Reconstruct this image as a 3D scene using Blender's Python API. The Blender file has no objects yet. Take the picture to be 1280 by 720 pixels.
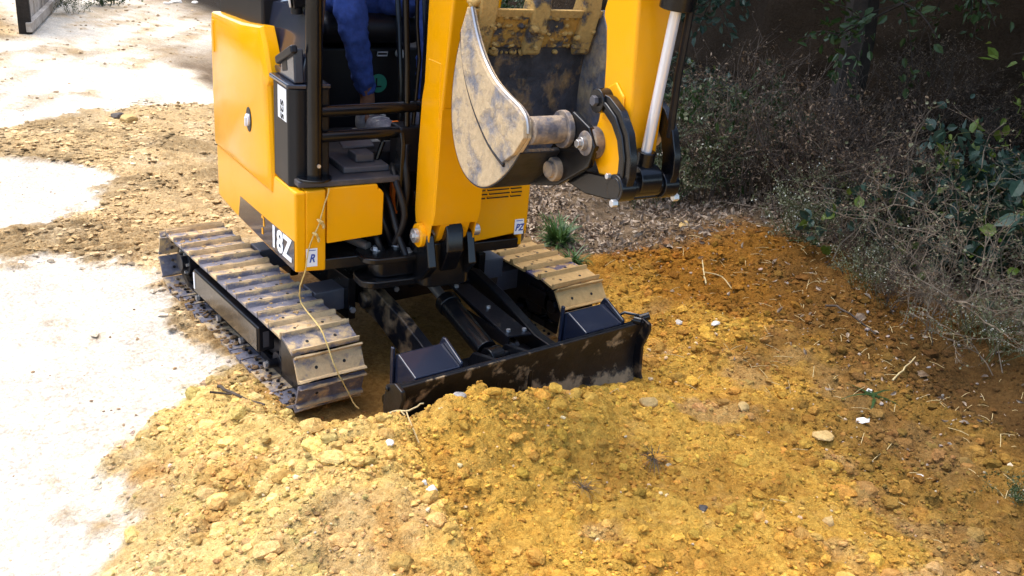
import bpy, math, random
import numpy as np
from mathutils import Vector, Matrix, Quaternion
random.seed(7); rng = np.random.default_rng(11)
S = bpy.context.scene
COL = S.collection
PI = math.pi
# ------------------------------------------------------------ camera
def cam_axes(yaw, pit, roll):
    f = Vector((math.cos(pit)*math.cos(yaw), math.cos(pit)*math.sin(yaw), -math.sin(pit)))
    r0 = f.cross(Vector((0, 0, 1))).normalized(); u0 = r0.cross(f)
    return f, math.cos(roll)*r0+math.sin(roll)*u0, -math.sin(roll)*r0+math.cos(roll)*u0
cd = bpy.data.cameras.new('camera'); cam = bpy.data.objects.new('camera', cd); COL.objects.link(cam)
f_, r_, u_ = cam_axes(2.461, .390, .085)
cam.matrix_world = Matrix(((r_.x, u_.x, -f_.x, 3.446), (r_.y, u_.y, -f_.y, -2.011), (r_.z, u_.z, -f_.z, 1.793), (0, 0, 0, 1)))
cd.sensor_fit = 'HORIZONTAL'; cd.sensor_width = 36; cd.lens = 36*1189/1280
cd.clip_start = .02; cd.clip_end = 500
S.camera = cam
# ------------------------------------------------------------ light
SUN_DIR = Vector((-.82, -.28, 0)).normalized()      # horizontal direction the sun stands in
SUN_EL = math.radians(69)
to_sun = Vector((SUN_DIR.x*math.cos(SUN_EL), SUN_DIR.y*math.cos(SUN_EL), math.sin(SUN_EL)))
sd = bpy.data.lights.new('sun', 'SUN'); sd.energy = 1.3; sd.angle = math.radians(50); sd.color = (1, .965, .9)
so = bpy.data.objects.new('sun', sd); COL.objects.link(so)
so.rotation_euler = (-to_sun).to_track_quat('-Z', 'Y').to_euler()
W = bpy.data.worlds.new('World'); S.world = W; W.use_nodes = True
wn = W.node_tree; sky = wn.nodes.new('ShaderNodeTexSky'); sky.sky_type = 'NISHITA'; sky.sun_disc = False
sky.sun_elevation = SUN_EL; sky.sun_rotation = math.atan2(to_sun.x, to_sun.y)
sky.dust_density = 2.5; sky.altitude = 100
bgn = wn.nodes['Background']; bgn.inputs['Strength'].default_value = .15
wn.links.new(sky.outputs[0], bgn.inputs['Color'])
S.view_settings.view_transform = 'Standard'; S.view_settings.look = 'None'; S.view_settings.gamma = 1
S.view_settings.use_curve_mapping = False
S.view_settings.exposure = 1.68
S.render.engine = 'CYCLES'
S.cycles.max_bounces = 6; S.cycles.diffuse_bounces = 3; S.cycles.transparent_max_bounces = 6

# ------------------------------------------------------------ materials
class NT:
    def __init__(s, name):
        s.m = bpy.data.materials.new(name); s.m.use_nodes = True; s.t = s.m.node_tree
        s.b = s.t.nodes['Principled BSDF']; s.out = s.t.nodes['Material Output']
    def n(s, typ, **kw):
        o = s.t.nodes.new(typ)
        for k, v in kw.items():
            if k.startswith('i_'): o.inputs[k[2:].replace('_', ' ')].default_value = v
            else: setattr(o, k, v)
        return o
    def l(s, a, b): s.t.links.new(a, b)
    def coord(s, kind='Object'):
        return s.n('ShaderNodeTexCoord').outputs[kind]
    def noise(s, scale, detail=4, rough=.6, vec=None, sc=None, out='Fac'):
        o = s.n('ShaderNodeTexNoise'); o.inputs['Scale'].default_value = scale; o.inputs['Detail'].default_value = detail
        o.inputs['Roughness'].default_value = rough
        v = vec or s.coord()
        if sc:
            mp = s.n('ShaderNodeMapping'); mp.inputs['Scale'].default_value = sc; s.l(v, mp.inputs[0]); v = mp.outputs[0]
        s.l(v, o.inputs['Vector']); return o.outputs[out]
    def ramp(s, fac, stops):
        r = s.n('ShaderNodeValToRGB'); e = r.color_ramp.elements
        while len(e) < len(stops): e.new(.5)
        for q, (p, c) in zip(e, stops):
            q.position = p; q.color = (c[0], c[1], c[2], 1) if hasattr(c, '__len__') else (c, c, c, 1)
        s.l(fac, r.inputs[0]); return r.outputs[0]
    def mix(s, fac, a, b, mode='MIX'):
        o = s.n('ShaderNodeMix', data_type='RGBA', blend_type=mode)
        for i, v in ((0, fac), (6, a), (7, b)):
            if isinstance(v, (int, float)): o.inputs[i].default_value = v
            elif isinstance(v, tuple): o.inputs[i].default_value = (*v, 1)
            else: s.l(v, o.inputs[i])
        return o.outputs[2]
    def math(s, op, a, b=0):
        o = s.n('ShaderNodeMath', operation=op)
        for i, v in enumerate((a, b)):
            if isinstance(v, (int, float)): o.inputs[i].default_value = v
            else: s.l(v, o.inputs[i])
        return o.outputs[0]
    def bump(s, h, dist, strength=1):
        b = s.n('ShaderNodeBump'); b.inputs['Distance'].default_value = dist; b.inputs['Strength'].default_value = strength
        s.l(h, b.inputs['Height']); s.l(b.outputs[0], s.b.inputs['Normal'])
    def set(s, base=None, rough=None, metal=None, coat=None, spec=None):
        for k, v in (('Base Color', base), ('Roughness', rough), ('Metallic', metal), ('Coat Weight', coat), ('Specular IOR Level', spec)):
            if v is None: continue
            if isinstance(v, (int, float)): s.b.inputs[k].default_value = v
            elif isinstance(v, tuple): s.b.inputs[k].default_value = (*v, 1)
            else: s.l(v, s.b.inputs[k])

DUST = (.50, .36, .19); CLAY = (.52, .32, .11)
def mat_paint(name, base, rough=.3, coat=.3, dust=.25, dscale=5, spec=.5):
    k = NT(name); nz = k.noise(dscale, 6, .7); n2 = k.noise(dscale*14, 3)
    d = k.math('MULTIPLY', k.ramp(nz, [(.45, 0), (.75, 1)]), k.ramp(n2, [(.35, .3), (.7, 1)]))
    d = k.math('MULTIPLY', d, dust)
    k.set(k.mix(d, base, DUST), k.math('ADD', k.math('MULTIPLY', d, 1.2), rough), coat=coat, spec=spec)
    k.b.inputs['Coat Roughness'].default_value = .08
    return k.m
M = {}
M['yellow'] = mat_paint('yellow_paint', (.88, .375, .001), .28, .0, .14, 4, spec=.25)
M['yellow_gloss'] = mat_paint('yellow_paint_polished', (.86, .38, .001), .18, .05, .12, 4, spec=.18)
M['black'] = mat_paint('black_paint', (.003, .0035, .005), .25, .1, .035, 6, spec=.35)
M['blackclean'] = mat_paint('black_plastic', (.005, .005, .007), .42, 0, .012, 6, spec=.3)
M['bluegrey'] = mat_paint('dark_grey_plastic', (.014, .018, .034), .2, .4, .04)
M['greysteel'] = mat_paint('grey_painted_steel', (.065, .065, .078), .4, 0, .15, 7)
M['deck'] = mat_paint('dusty_deck', (.04, .038, .045), .5, 0, .3, 5)
M['chrome'] = mat_paint('chrome', (.72, .72, .74), .2, .3, .05); M['chrome'].node_tree.nodes['Principled BSDF'].inputs['Metallic'].default_value = .35
M['steelpin'] = mat_paint('worn_steel', (.42, .40, .38), .32, 0, .2); M['steelpin'].node_tree.nodes['Principled BSDF'].inputs['Metallic'].default_value = .8
M['hole'] = mat_paint('bolt_hole', (.004, .004, .005), .7, 0, 0)
M['white'] = mat_paint('white_print', (.88, .88, .88), .4, 0, 0)
M['blue'] = mat_paint('blue_print', (.03, .08, .35), .5, 0, 0)
M['green'] = mat_paint('green_sticker', (.02, .24, .14), .5, 0, .1)
M['hose'] = mat_paint('rubber_hose', (.006, .006, .008), .4, 0, .05, spec=.3)
M['bolt'] = mat_paint('zinc_bolt', (.55, .55, .55), .3, 0, .2); M['bolt'].node_tree.nodes['Principled BSDF'].inputs['Metallic'].default_value = .7
M['orange'] = mat_paint('orange_part', (.75, .16, .01), .45, 0, .1)
M['light'] = mat_paint('lamp_lens', (.8, .8, .78), .15, .5, 0)

def mat_muddy(name, steel, mud, lo, hi, heightz=None, scale=9, bump=.004, sc=None, rough=.45, lift=.02):
    k = NT(name); nz = k.noise(scale, 7, .65, sc=sc)
    if heightz:
        sep = k.n('ShaderNodeSeparateXYZ'); k.l(k.coord(), sep.inputs[0])
        mr = k.n('ShaderNodeMapRange'); k.l(sep.outputs['Z'], mr.inputs[0]); mr.inputs[1].default_value = heightz[0]; mr.inputs[2].default_value = heightz[1]
        mr.inputs[3].default_value = -heightz[2]; mr.inputs[4].default_value = heightz[3]
        nz = k.math('ADD', nz, mr.outputs[0])
    oi = k.n('ShaderNodeObjectInfo'); nz = k.math('ADD', nz, k.math('MULTIPLY', k.math('SUBTRACT', oi.outputs['Random'], .5), .22))
    f = k.ramp(nz, [(lo, 0), (hi, 1)])
    n2 = k.noise(scale*5, 5, .7)
    mudc = k.mix(k.ramp(n2, [(.3, 0), (.7, 1)]), tuple(c*.72 for c in mud), mud)
    stc = k.mix(k.ramp(k.noise(scale*2.3, 6, .7), [(.3, 0), (.75, 1)]), steel, tuple(c*2.2+lift for c in steel))
    k.set(k.mix(f, stc, mudc), k.math('ADD', k.math('MULTIPLY', f, .5), rough), spec=.4)
    k.bump(k.math('MULTIPLY', k.math('ADD', n2, f), .6), bump)
    return k.m
M['shoe'] = mat_muddy('track_steel_dusty', (.085, .082, .10), (.60, .43, .23), .43, .58, (.004, .019, .02, .17), 16)
M['shoe_r'] = mat_muddy('track_steel_clay', (.05, .045, .09), (.60, .38, .15), .36, .44, (.004, .017, .0, .25), 9)
M['bucket_out'] = mat_muddy('bucket_outside_dried_clay', (.10, .10, .112), (.58, .43, .25), .43, .60, None, 10, .005)
M['pin_steel'] = mat_muddy('greasy_pin_steel', (.06, .055, .06), (.42, .31, .20), .46, .66, None, 16, .003)
M['bucket_under'] = mat_muddy('bucket_underside', (.006, .006, .008), (.30, .2, .12), .62, .8, None, 9, .003, lift=.01)  # near-black base holds the underside's shade, sparse clay over it
M['bucket_in'] = mat_muddy('bucket_inside', (.028, .026, .028), (.42, .25, .10), .52, .66, None, 9, .006, (1, 1, .8))
M['bucket_mud'] = mat_muddy('bucket_clay_caked', (.05, .045, .045), (.58, .36, .11), .36, .46, None, 16, .01)
M['bucket_lip'] = mat_muddy('bucket_lip_smeared', (.04, .04, .045), (.55, .30, .06), .50, .58, None, 12, .008)
M['blade'] = mat_muddy('blade_worn_black', (.003, .0034, .005), (.34, .22, .11), .58, .76, None, 7, .002, rough=.28, lift=.004)
M['blade_face'] = mat_muddy('blade_face_scraped', (.005, .004, .004), (.46, .32, .17), .53, .63, (0.0, .15, -.06, -.10), 8, .003, rough=.38, lift=.006)
M['frame'] = mat_muddy('track_frame_dusty', (.005, .005, .007), (.26, .18, .10), .62, .85, None, 6, .002, rough=.3, lift=.005)
M['boxside'] = mat_muddy('track_box_mirrored_ground', (.05, .035, .022), (.30, .20, .12), .55, .9, None, 5, .001, rough=.12, lift=.01)  # brown base stands in for the ground mirrored in the box side

# soil : broad albedo comes from the mesh colour, grain from noise
def mat_soil(name, fine=1.0):
    k = NT(name); a = k.n('ShaderNodeAttribute', attribute_name='soil')
    p = k.coord()
    n1 = k.noise(6, 8, .7, p); n2 = k.noise(55, 6, .75, p); n3 = k.noise(220, 3, .6, p)
    c = k.mix(k.ramp(n1, [(.3, 0), (.7, 1)]), a.outputs['Color'], k.mix(1.0, a.outputs['Color'], (1.18, 1.14, 1.06), 'MULTIPLY'))
    c = k.mix(k.ramp(n2, [(.35, 1), (.55, 0)]), c, k.mix(1.0, c, (.80, .72, .60), 'MULTIPLY'))
    vo = k.n('ShaderNodeTexVoronoi'); vo.inputs['Scale'].default_value = 75; k.l(p, vo.inputs['Vector']); v2 = k.n('ShaderNodeTexVoronoi'); v2.inputs['Scale'].default_value = 190; k.l(p, v2.inputs['Vector'])
    c = k.mix(.38, c, k.mix(1.0, c, k.ramp(vo.outputs['Color'], [(.2, (.62, .58, .5)), (.8, (1.35, 1.35, 1.3))]), 'MULTIPLY'))
    c = k.mix(k.ramp(n3, [(.60, 0), (.75, .5)]), c, k.mix(1.0, c, (1.35, 1.4, 1.4), 'MULTIPLY'))
    k.set(c, .95, spec=.08)
    hv = k.math('ADD', k.math('MULTIPLY', k.math('SUBTRACT', 1, vo.outputs['Distance']), .55), k.math('MULTIPLY', k.math('SUBTRACT', 1, v2.outputs['Distance']), .25))
    k.bump(k.math('ADD', hv, k.math('ADD', k.math('MULTIPLY', n2, 1), k.math('MULTIPLY', n3, .35))), .011*fine)
    return k.m
M['soil'] = mat_soil('earth'); M['clod'] = mat_soil('earth_clod', .6)

def mat_leaf(name, c1, c2, tr=.25, scale=7, rough=.45):
    k = NT(name); nz = k.noise(scale, 3, .6); n2 = k.noise(scale*9, 2)
    c = k.mix(k.ramp(nz, [(.35, 0), (.65, 1)]), c1, c2)
    c = k.mix(k.ramp(n2, [(.3, .5), (.7, 0)]), c, tuple(v*.45 for v in c1))
    k.set(c, rough, spec=.35)
    t = k.n('ShaderNodeBsdfTranslucent'); k.l(c, t.inputs[0])
    mx = k.n('ShaderNodeMixShader'); mx.inputs[0].default_value = tr
    k.l(k.b.outputs[0], mx.inputs[1]); k.l(t.outputs[0], mx.inputs[2]); k.l(mx.outputs[0], k.out.inputs[0])
    return k.m
M['leaf'] = mat_leaf('green_leaf', (.022, .050, .012), (.045, .085, .020), .15)
M['leafyoung'] = mat_leaf('young_leaf', (.09, .15, .02), (.15, .19, .03))
M['leafblue'] = mat_leaf('blue_green_leaf', (.02, .05, .032), (.04, .08, .055), .15)
M['leafdry'] = mat_leaf('dry_leaf', (.10, .06, .035), (.27, .19, .11), .1, 20)
M['leafpale'] = mat_leaf('pale_weed_leaf', (.15, .17, .085), (.26, .26, .15))
M['stemdry'] = mat_leaf('dry_stem', (.045, .032, .023), (.125, .095, .07), 0, 12, .8)
M['stemgreen'] = mat_leaf('green_stem', (.07, .10, .03), (.12, .12, .05), 0, 12, .6)
M['stempale'] = mat_leaf('pale_dry_stem', (.10, .075, .052), (.30, .235, .165), 0, 7, .8)
M['leafgrass'] = mat_leaf('grass_green', (.05, .11, .025), (.09, .17, .045), .2)
M['bark'] = mat_leaf('bark', (.022, .017, .012), (.05, .038, .028), 0, 9, .9)
M['straw'] = mat_leaf('straw', (.55, .42, .20), (.70, .55, .28), 0, 15, .8)
M['twine'] = mat_leaf('twine', (.62, .42, .12), (.75, .55, .22), 0, 60, .9)
M['flower'] = mat_leaf('pale_flower', (.55, .55, .45), (.7, .7, .62), .1, 15)
M['wood'] = mat_leaf('weathered_wood', (.42, .34, .26), (.66, .58, .48), 0, 3, .85)
M['stone'] = mat_leaf('grey_stone', (.34, .30, .26), (.50, .46, .42), 0, 12, .85)
M['stonewhite'] = mat_leaf('white_stone', (.66, .60, .50), (.82, .78, .70), 0, 12, .85)
M['stonetan'] = mat_leaf('tan_clod', (.50, .33, .12), (.62, .42, .17), 0, 14, .95)
M['stonedark'] = mat_leaf('dark_stone', (.07, .06, .055), (.14, .12, .10), 0, 14, .8)
M['paper'] = mat_leaf('paper_scrap', (.75, .72, .66), (.85, .83, .8), 0, 10, .8)
M['denim'] = mat_leaf('blue_cotton', (.028, .058, .23), (.042, .085, .31), 0, 6, .85)
M['shirt'] = mat_leaf('grey_shirt', (.20, .21, .23), (.28, .29, .31), 0, 6, .85)
M['skin'] = mat_leaf('skin', (.22, .10, .055), (.28, .13, .075), 0, 6, .5)
M['hair'] = mat_leaf('hair', (.01, .008, .007), (.02, .016, .014), 0, 60, .5)
M['shoe_cloth'] = mat_leaf('dusty_shoe', (.22, .21, .24), (.45, .41, .38), 0, 12, .85)
M['vinyl'] = mat_paint('black_vinyl', (.006, .006, .009), .5, 0, .03, spec=.3)

# ------------------------------------------------------------ mesh builder
class MB:
    def __init__(s): s.v = []; s.f = []; s.mi = []
    def add(s, vs, fs, mi=0):
        o = len(s.v); s.v += [tuple(v) for v in vs]; s.f += [tuple(i+o for i in f) for f in fs]; s.mi += [mi]*len(fs); return s
    def box(s, c, d, rot=None, mi=0):
        x, y, z = d[0]/2, d[1]/2, d[2]/2
        vs = [Vector((a*x, b*y, e*z)) for a in (-1, 1) for b in (-1, 1) for e in (-1, 1)]
        if rot is not None: vs = [rot @ v for v in vs]
        vs = [v+Vector(c) for v in vs]
        return s.add(vs, [(0, 1, 3, 2), (4, 6, 7, 5), (0, 4, 5, 1), (2, 3, 7, 6), (0, 2, 6, 4), (1, 5, 7, 3)], mi)
    def bb(s, x0, x1, y0, y1, z0, z1, mi=0): return s.box(((x0+x1)/2, (y0+y1)/2, (z0+z1)/2), (x1-x0, y1-y0, z1-z0), None, mi)
    def prism(s, poly, a, b, ax='y', mi=0):
        """poly in the two other axes (ax y: (x,z); z: (x,y); x: (y,z)) extruded from a to b"""
        ar = sum(poly[i][0]*poly[(i+1) % len(poly)][1]-poly[(i+1) % len(poly)][0]*poly[i][1] for i in range(len(poly)))
        if ar < 0: poly = poly[::-1]
        g = {'y': lambda p, t: (p[0], t, p[1]), 'z': lambda p, t: (p[0], p[1], t), 'x': lambda p, t: (t, p[0], p[1])}[ax]
        n = len(poly); vs = [g(p, a) for p in poly]+[g(p, b) for p in poly]
        flip = (ax == 'y')
        fs = [tuple(range(n))[::-1], tuple(range(n, 2*n))]+[(i, (i+1) % n, n+(i+1) % n, n+i) for i in range(n)]
        if flip: fs = [f[::-1] for f in fs]
        if b < a: fs = [f[::-1] for f in fs]
        return s.add(vs, fs, mi)
    def cyl(s, p0, p1, r, n=20, r2=None, mi=0, cap=True):
        p0, p1 = Vector(p0), Vector(p1); d = (p1-p0).normalized(); r2 = r if r2 is None else r2
        a = d.orthogonal().normalized(); b = d.cross(a)
        vs = [p0+(a*math.cos(t)+b*math.sin(t))*r for t in (2*PI*i/n for i in range(n))]+[p1+(a*math.cos(t)+b*math.sin(t))*r2 for t in (2*PI*i/n for i in range(n))]
        fs = [(i, (i+1) % n, n+(i+1) % n, n+i) for i in range(n)]
        if cap: fs += [tuple(range(n))[::-1], tuple(range(n, 2*n))]
        return s.add(vs, fs, mi)
    def tube(s, path, r, n=8, mi=0, cap=True):
        P = [Vector(p) for p in path]; R = r if hasattr(r, '__len__') else [r]*len(P)
        t0 = (P[1]-P[0]).normalized(); a = t0.orthogonal().normalized(); vs = []
        for i, p in enumerate(P):
            t = ((P[min(i+1, len(P)-1)]-P[max(i-1, 0)])).normalized()
            a = (a-t*a.dot(t)).normalized(); b = t.cross(a)
            vs += [p+(a*math.cos(q)+b*math.sin(q))*R[i] for q in (2*PI*j/n for j in range(n))]
        fs = [(i*n+j, i*n+(j+1) % n, (i+1)*n+(j+1) % n, (i+1)*n+j) for i in range(len(P)-1) for j in range(n)]
        if cap: fs += [tuple(range(n))[::-1], tuple(range((len(P)-1)*n, len(P)*n))]
        return s.add(vs, fs, mi)
    def sweep(s, path, w0, w1, th, mi=0):
        """sheet: path of (x,z), from y=w0 to y=w1, thickness th to its left"""
        n = len(path); q = []
        for i, p in enumerate(path):
            a = path[max(i-1, 0)]; b = path[min(i+1, n-1)]; dx, dz = b[0]-a[0], b[1]-a[1]; L = math.hypot(dx, dz) or 1
            q.append((p[0]-dz/L*th, p[1]+dx/L*th))
        poly = list(path)+q[::-1]
        vs = [(x, w0, z) for x, z in poly]+[(x, w1, z) for x, z in poly]; N = len(poly)
        fs = [(i, (i+1) % N, N+(i+1) % N, N+i) for i in range(N)]
        for i in range(n-1):
            fs.append((i, N-1-i, N-2-i, i+1)); fs.append((N+i, N+i+1, N+N-2-i, N+N-1-i))
        return s.add(vs, fs, mi)
    def mesh(s, name, mats):
        me = bpy.data.meshes.new(name); me.from_pydata(s.v, [], s.f)
        for m in (mats if isinstance(mats, (list, tuple)) else [mats]): me.materials.append(m)
        if any(s.mi): me.polygons.foreach_set('material_index', s.mi)
        return me
    def build(s, name, mats, parent=None, bevel=0, smooth=True, seg=2, fixn=True):
        me = s.mesh(name, mats)
        if fixn:
            import bmesh
            bm = bmesh.new(); bm.from_mesh(me); bmesh.ops.recalc_face_normals(bm, faces=bm.faces); bm.to_mesh(me); bm.free()
        return link(name, me, parent, bevel, smooth, seg)
def link(name, me, parent=None, bevel=0, smooth=True, seg=2):
    o = bpy.data.objects.new(name, me); COL.objects.link(o)
    if parent: o.parent = parent
    if smooth:
        me.polygons.foreach_set('use_smooth', [True]*len(me.polygons)); me.set_sharp_from_angle(angle=math.radians(38))
    if bevel:
        b = o.modifiers.new('bevel', 'BEVEL'); b.width = bevel; b.segments = seg; b.limit_method = 'ANGLE'; b.angle_limit = math.radians(35)
        b.harden_normals = True
    return o
def tag(o, label=None, cat=None, group=None, kind=None):
    if label: o['label'] = label
    if cat: o['category'] = cat
    if group: o['group'] = group
    if kind: o['kind'] = kind
    return o
def empty(name, loc=(0, 0, 0), rz=0):
    o = bpy.data.objects.new(name, None); COL.objects.link(o); o.location = loc; o.rotation_euler = (0, 0, rz); o.empty_display_size = .1
    return o
def sub(o, parent): o.parent = parent; return o
TH = math.radians(-8); RB = Matrix.Rotation(TH, 4, 'Z')
def upper(o): o.matrix_local = RB; return o          # parts of the slewing upper works are modelled in its own frame
def text_obj(txt, size, mat, parent, mw, extr=.0008, bold=.0, shear=0, name='lettering', sx=1):
    c = bpy.data.curves.new('t', 'FONT'); c.body = txt; c.size = size; c.extrude = extr; c.offset = bold; c.shear = shear
    c.align_x = 'CENTER'; c.align_y = 'CENTER'; c.resolution_u = 3
    t = bpy.data.objects.new('t', c); COL.objects.link(t)
    bpy.context.view_layer.update()
    me = bpy.data.meshes.new_from_object(t.evaluated_get(bpy.context.evaluated_depsgraph_get()))
    bpy.data.objects.remove(t); me.transform(mw @ Matrix.Diagonal((sx, 1, 1, 1))); me.materials.clear(); me.materials.append(mat)
    o = bpy.data.objects.new(name, me); COL.objects.link(o); o.parent = parent; return o
def frame_mat(o, x, y):       # matrix from right vector x, up vector y at origin o
    x = Vector(x).normalized(); y = Vector(y).normalized(); z = x.cross(y)
    return Matrix(((x.x, y.x, z.x, o[0]), (x.y, y.y, z.y, o[1]), (x.z, y.z, z.z, o[2]), (0, 0, 0, 1)))
# ------------------------------------------------------------ terrain
def hash2(ix, iy, k=0):
    h = (ix.astype(np.int64)*374761393 + iy.astype(np.int64)*668265263 + k*2147483647) & 0x7fffffff
    h = ((h ^ (h >> 13))*1274126177) & 0x7fffffff
    return ((h ^ (h >> 16)) & 0xffff)/65535.0
def vnoise(x, y, sc, k=0):
    x = x*sc; y = y*sc; ix = np.floor(x); iy = np.floor(y); fx = x-ix; fy = y-iy
    fx = fx*fx*(3-2*fx); fy = fy*fy*(3-2*fy)
    a = hash2(ix, iy, k); b = hash2(ix+1, iy, k); c = hash2(ix, iy+1, k); d = hash2(ix+1, iy+1, k)
    return (a*(1-fx)+b*fx)*(1-fy)+(c*(1-fx)+d*fx)*fy
def fbm(x, y, sc, oc=4, k=0, g=.5):
    s = 0; a = 1; t = 0
    for i in range(oc):
        ca, sa = math.cos(i*1.1+.3), math.sin(i*1.1+.3)
        s = s+a*vnoise(x*ca-y*sa, x*sa+y*ca, sc*2.03**i, k+i); t += a; a *= g
    return s/t
def worley(x, y, sc, k=0):
    """clod relief: domes of varied height, and the distance to the nearest joint"""
    x = x*sc; y = y*sc; ix = np.floor(x); iy = np.floor(y); d1 = np.full(np.shape(x), 9.); d2 = d1.copy(); hh = np.zeros_like(d1)
    for i in (-1, 0, 1):
        for j in (-1, 0, 1):
            cx = ix+i; cy = iy+j; px = cx+hash2(cx, cy, k); py = cy+hash2(cx, cy, k+5)
            d = np.hypot(x-px, y-py); hv = hash2(cx, cy, k+9)
            near = d < d1; d2 = np.where(near, d1, np.minimum(d2, d)); hh = np.where(near, hv, hh); d1 = np.where(near, d, d1)
    return np.clip((d2-d1)*1.6, 0, 1), hh
def sstep(a, b, x): t = np.clip((x-a)/(b-a), 0, 1); return t*t*(3-2*t)
def gau(x, y, cx, cy, sx, sy, rot=0):
    c, s = math.cos(rot), math.sin(rot); dx = x-cx; dy = y-cy; u = dx*c+dy*s; v = -dx*s+dy*c
    return np.exp(-.5*((u/sx)**2+(v/sy)**2))
def polydist(x, y, poly):
    """signed distance, positive inside"""
    inside = np.zeros(np.shape(x), bool); dm = np.full(np.shape(x), 1e9); n = len(poly)
    for i in range(n):
        x0, y0 = poly[i]; x1, y1 = poly[(i+1) % n]
        t = np.clip(((x-x0)*(x1-x0)+(y-y0)*(y1-y0))/((x1-x0)**2+(y1-y0)**2), 0, 1)
        dm = np.minimum(dm, np.hypot(x-x0-t*(x1-x0), y-y0-t*(y1-y0)))
        if y1 != y0:
            inside ^= ((y0 > y) != (y1 > y)) & (x < (x1-x0)*(y-y0)/(y1-y0)+x0)
    return np.where(inside, dm, -dm)
CH_A = [(-1.45, -1.45), (-1.05, -.90), (-.80, -.76), (-.34, -.82), (.20, -.80), (.40, -1.02), (.56, -1.22), (.80, -1.34), (1.20, -1.50), (1.9, -2.1), (3, -9), (-3, -9)]
CH_B = [(-3.3, -1.6), (-3.02, -.73), (-2.43, -.46), (-2.16, -.65), (-1.78, -.85), (-1.75, -1.1), (-2.0, -2.5), (-3.3, -3)]
CH_C = [(-3.5, -1.4), (-3.83, -.80), (-4.27, -.33), (-4.37, .22), (-4.27, .90), (-4.6, 2.1), (-6, 3.1), (-14, 8.5), (-70, 45), (-70, -40), (-3.5, -9)]
TRAILS = [((-7.65, .40), (-9.5, 1.98)), ((-6.76, .41), (-9.34, 2.65)), ((-5.6, .52), (-8.3, 2.47)), ((-4.9, .0), (-6.6, .9)), ((-6.4, -.4), (-7.3, .2))]
def masks(x, y):
    w = (fbm(x, y, 3, 4, 3)-.5)*.5
    w2 = (fbm(x, y, 9, 3, 21)-.5)*.25
    d = np.maximum(np.maximum(polydist(x, y, CH_A), polydist(x, y, CH_B)), polydist(x, y, CH_C))
    chalk = sstep(-.06, .06, d+w*.5+w2)
    tr = np.zeros_like(chalk)
    for (x0, y0), (x1, y1) in TRAILS:
        t = np.clip(((x-x0)*(x1-x0)+(y-y0)*(y1-y0))/((x1-x0)**2+(y1-y0)**2), 0, 1)
        tr = np.maximum(tr, sstep(.17, .03, np.hypot(x-x0-t*(x1-x0), y-y0-t*(y1-y0))+w*.6)*sstep(.48, .62, fbm(x, y, 4, 3, 31)))
    chalk = chalk*(1-.8*tr)
    u = -.80*x+.60*y; v = .60*x+.80*y                      # old tyre streaks run along the road
    st = fbm(u*.45, v*2.6, 1.5, 4, 33)
    chalk = chalk*(1-.55*sstep(.53, .66, st)*sstep(-3.8, -4.8, x)*sstep(.35, .6, fbm(x, y, 6, 3, 34)+.1))
    chalk = chalk*(1-.35*sstep(.60, .72, fbm(x, y, 2.2, 5, 35, .65)))
    chalk = chalk*(1-.9*sstep(.15, -.15, y+.05*(x+8)-.28+w*.5)*sstep(-7.5, -8.0, x))
    # tan trodden band on the left, orange spoil in front and to the right
    orange = sstep(.05, .45, x+.9*np.maximum(y+.4, 0)+w*1.2) * sstep(-1.7, -1.2, y+x*.0+w)
    litter = sstep(-.05, .25, y-1.05-np.maximum(x+.1, 0)*1.5+w*.8)*sstep(.45, -.05, x)
    litter = np.maximum(litter, sstep(.0, .35, y-2.28+.22*np.minimum(x, 0)+.10*np.maximum(x, 0)+w))
    litter = litter*(1-sstep(-5.5, -8, x)*sstep(3.2, 1.8, y))
    shadowy = sstep(.9, 2.0, y+.15*x+w*1.4)  # shade over the right side, laid into the soil colour
    return chalk*(1-litter), orange, litter, shadowy
def smooth_h(x, y):
    h = .12*gau(x, y, 1.33, -.30, .15, .42, .1)+.105*gau(x, y, 1.24, -.40, .085, .15)+.075*gau(x, y, 1.30, -.02, .09, .20)+.05*gau(x, y, 1.22, -.62, .14, .2)
    h = h+.03*gau(x, y, 1.5, .45, .25, .3)
    # left spoil heap with a steep right flank
    d = (y+.60+.28*(x-1.15))                      # >0 right of the crease
    heap = .20*gau(x, y, 1.75, -1.0, .55, .42, -.3)+.10*gau(x, y, .95, -.95, .30, .16)
    h = h+heap*(1-.80*sstep(-.025, .05, d+.05*(fbm(x, y, 5, 3, 64)-.5))*sstep(1.0, 1.2, x))
    h = h+.05*sstep(1.2, 1.7, x)+.03*fbm(x, y, 2.2, 3, 7)*sstep(.9, 1.3, x)
    # ground rising to the hedge on the right
    h = h+.10*sstep(.85, 2.2, y)*sstep(-.5, .2, x)*sstep(2.6, 1.4, x)+.03*sstep(1.1, 2.4, y)
    h = h+.035*gau(x, y, .25, 1.95, .35, .25)+.05*gau(x, y, 1.15, 1.15, .35, .2, .7)
    h = h-.13*gau(x, y, 1.98, 1.72, .34, .20)-.05*gau(x, y, 1.55, 2.0, .25, .2)
    h = h+.5*sstep(2.4, 5.5, y)*sstep(-9, -5, x)+1.6*sstep(5, 9, y-.25*np.minimum(x+6, 0))*sstep(-26, -14, x)
    # compacted level under the machine
    m = sstep(.95, .70, np.abs(y))*sstep(1.16, .86, x)*sstep(-1.2, -.9, x)
    h = h*(1-m)
    h = h-.03*gau(x, y, .9, -.1, .2, .45)
    h = h+.05*(fbm(x, y, .7, 3, 17)-.5)*sstep(1.5, 4, -x)
    return h
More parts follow.
